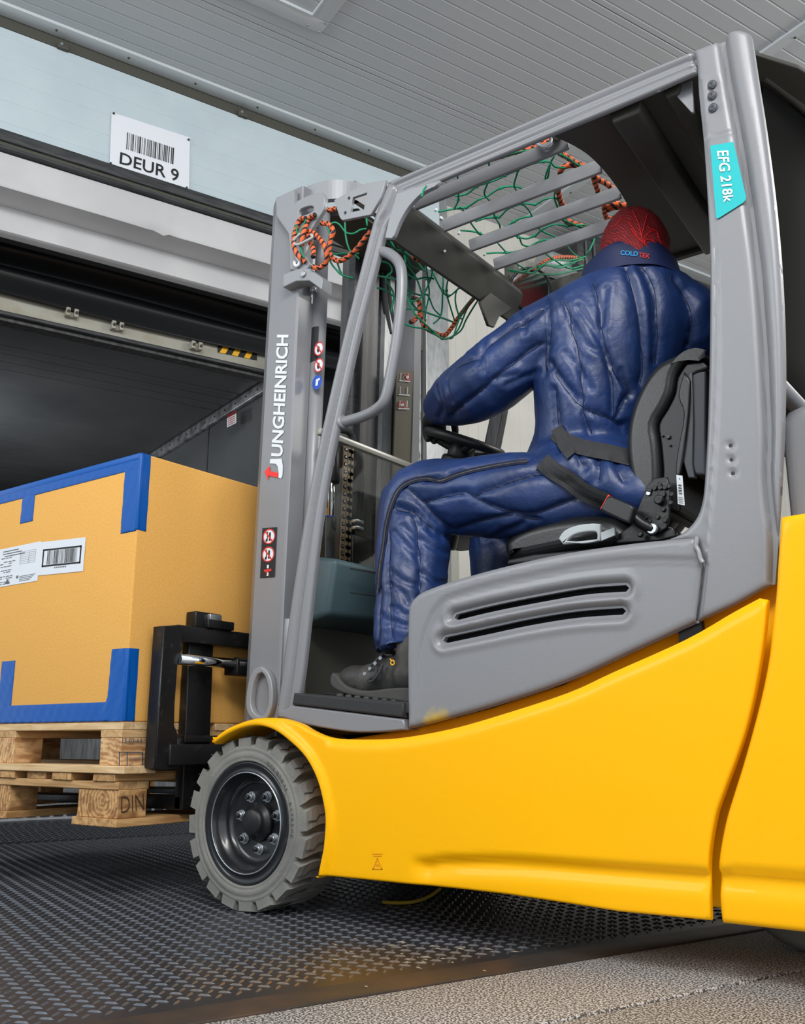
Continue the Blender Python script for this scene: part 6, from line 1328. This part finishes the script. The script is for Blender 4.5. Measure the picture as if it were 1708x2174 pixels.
mast_f = [[(1150, 820), (1220, 800), (1290, 840), (1360, 930), (1420, 965), (1500, 965), (1600, 910), (1690, 895)], [(1365, 800), (1370, 930), (1390, 1080), (1440, 1220), (1520, 1290), (1580, 1350)], [(1170, 1260), (1230, 1280), (1350, 1265), (1460, 1270), (1580, 1270)], [(1130, 1360), (1180, 1450), (1240, 1520), (1300, 1580), (1400, 1620), (1500, 1640)], [(1250, 1400), (1280, 1500), (1310, 1570)], [(1090, 870), (1140, 980), (1110, 1080), (1110, 1200)], [(1690, 740), (1700, 850)], [(1690, 600), (1680, 740)]]
nets += [[at(x, y, 'y', .108) for x, y in C7(L)] for L in mast_n]+[[at(x, y, 'x', .14+.1*(x-690)/90) for x, y in C7(L)] for L in mast_f]
tubes('netting', nets, .0030, greenR, NT, 6, 5, kind='stuff')
kn = []
for L in nets[:13]+nets[21:30]:
    for p in L[2:-1:3]: kn.append(p)
vs, fs = [], []
for p in kn: ellips(vs, fs, p, (A(.007, 0, 0), A(0, .005, 0), A(0, 0, .006)), 8, 5)
mk('net_knot', vs, fs, greenR, NT, True, kind='stuff')
ropes5 = [[(400, 370), (520, 335), (600, 300), (700, 265), (800, 235), (930, 195), (1050, 170), (1165, 125)], [(1225, 205), (1290, 240), (1330, 270), (1400, 300)], [(1225, 370), (1240, 310), (1280, 290), (1330, 285), (1395, 300)], [(1450, 350), (1465, 410), (1480, 450), (1490, 490), (1520, 540), (1530, 610), (1550, 650), (1590, 640)], [(1450, 350), (1500, 390), (1540, 410), (1590, 450)], [(1215, 450), (1230, 520), (1260, 570)], [(1255, 650), (1300, 670), (1400, 705)], [(1520, 570), (1560, 550), (1600, 545), (1700, 560)], [(1540, 590), (1600, 570), (1700, 580)]]
for L_ in [[at(x, y, 'z', 2.05) for x, y in C5(L)] for L in ropes5]: tubes('edge_rope', [L_], .0085, ropeM, NT, 10, 6)
for L in (ropes5[0], ropes5[1], ropes5[6]): tubes('edge_cord', [[at(x+1, y+2, 'z', 2.045) for x, y in C5(L)]], .004, greenR, NT, 6, 6)
rh = [[(150, 770), (210, 800), (250, 860), (245, 900), (285, 930)], [(240, 1180), (280, 1200), (290, 1290), (320, 1370), (380, 1410), (450, 1430), (500, 1380), (560, 1290), (640, 1190), (700, 1120)], [(225, 1340), (250, 1330), (285, 1290)]]
for L_ in [[at(x, y, 'x', .335) for x, y in C5(L)] for L in rh]: tubes('edge_rope', [L_], .0075, ropeM, NT, 8, 6)
for L_ in [[at(x, y, 'x', .60) for x, y in C5([(1040, 1000), (1120, 940), (1200, 910), (1300, 905), (1380, 920)])]]: tubes('edge_rope', [L_], .0075, ropeM, NT, 8, 6)
rm = [[(910, 685), (850, 720), (800, 780), (770, 860), (740, 950), (720, 1050), (715, 1150)], [(770, 740), (700, 750), (650, 830), (610, 950), (595, 1050), (600, 1180), (660, 1300), (740, 1380), (765, 1400)], [(730, 1000), (780, 950), (860, 940), (940, 1000), (1010, 1080), (1060, 1170), (1090, 1280), (1080, 1400), (1020, 1460), (940, 1490), (870, 1460)], [(820, 970), (830, 1080), (870, 1150), (890, 1240), (885, 1320)]]
rope2 = [[(1010, 810), (1100, 820), (1160, 870), (1190, 940), (1150, 1050), (1130, 1180), (1140, 1280), (1190, 1350), (1280, 1380), (1380, 1340), (1480, 1260), (1560, 1180), (1660, 1050), (1760, 930)], [(1110, 620), (1180, 600), (1250, 590)]]
for L_ in [[at(x, y, 'y', .112+.01*math.sin(i)) for i, (x, y) in enumerate(C7(L))] for L in rm]+[[at(x, y, 'y', .13) for x, y in C7(L)] for L in rope2]: tubes('edge_rope', [L_], .0080, ropeM, NT, 10, 6)
tubes('carabiner', [[at(x, y, 'y', .10) for x, y in C7([(690, 970), (630, 1030), (590, 1080), (600, 1120), (640, 1135), (690, 1125), (780, 1080), (865, 1035), (872, 1000), (850, 985)])]], .0045, pg, NT, 8, 5)
tubes('end_hook', [[at(x, y, 'y', .12) for x, y in C7([(608, 1390), (605, 1425), (625, 1455), (655, 1450), (680, 1410), (682, 1370), (650, 1340), (645, 1310)])]], .0055, whiteI, NT, 8, 5)

# splinters on the plate and the loose cable under the truck
vs, fs = [], []; rs = random.Random(11)
for k in range(30):
    px = rs.gauss(845, 75); py = rs.gauss(2022, 22) if k < 24 else rs.uniform(1980, 2120)
    c = at(px, py, 'z', .004); q = rs.uniform(-.4, .9); L = rs.uniform(.003, .015); d = A(math.cos(q), math.sin(q), 0)*L; w = A(-math.sin(q), math.cos(q), 0)*.0009; b = len(vs)
    vs += [c-d, c+w, c+d, c-w, c+A(0, 0, .002)]; fs += [(b, b+1, b+4), (b+1, b+2, b+4), (b+2, b+3, b+4), (b+3, b, b+4), (b, b+3, b+2, b+1)]
sp_ = mk('wood_splinters', vs, fs, M('pale_splinter', (158, 142, 116), .8), kind='stuff'); sp_['label'] = 'pale wood splinters scattered on the tread plate beside the front wheel'; sp_['category'] = 'debris'
tubes('loose_cable', [[at(x, y, 'z', z) for x, y, z in ((935, 1886, .03), (912, 1902, .014), (880, 1914, .008), (845, 1917, .008), (812, 1915, .008))]], .005, M('dark_yellow_cable', (170, 140, 40), .6), FL, 8)
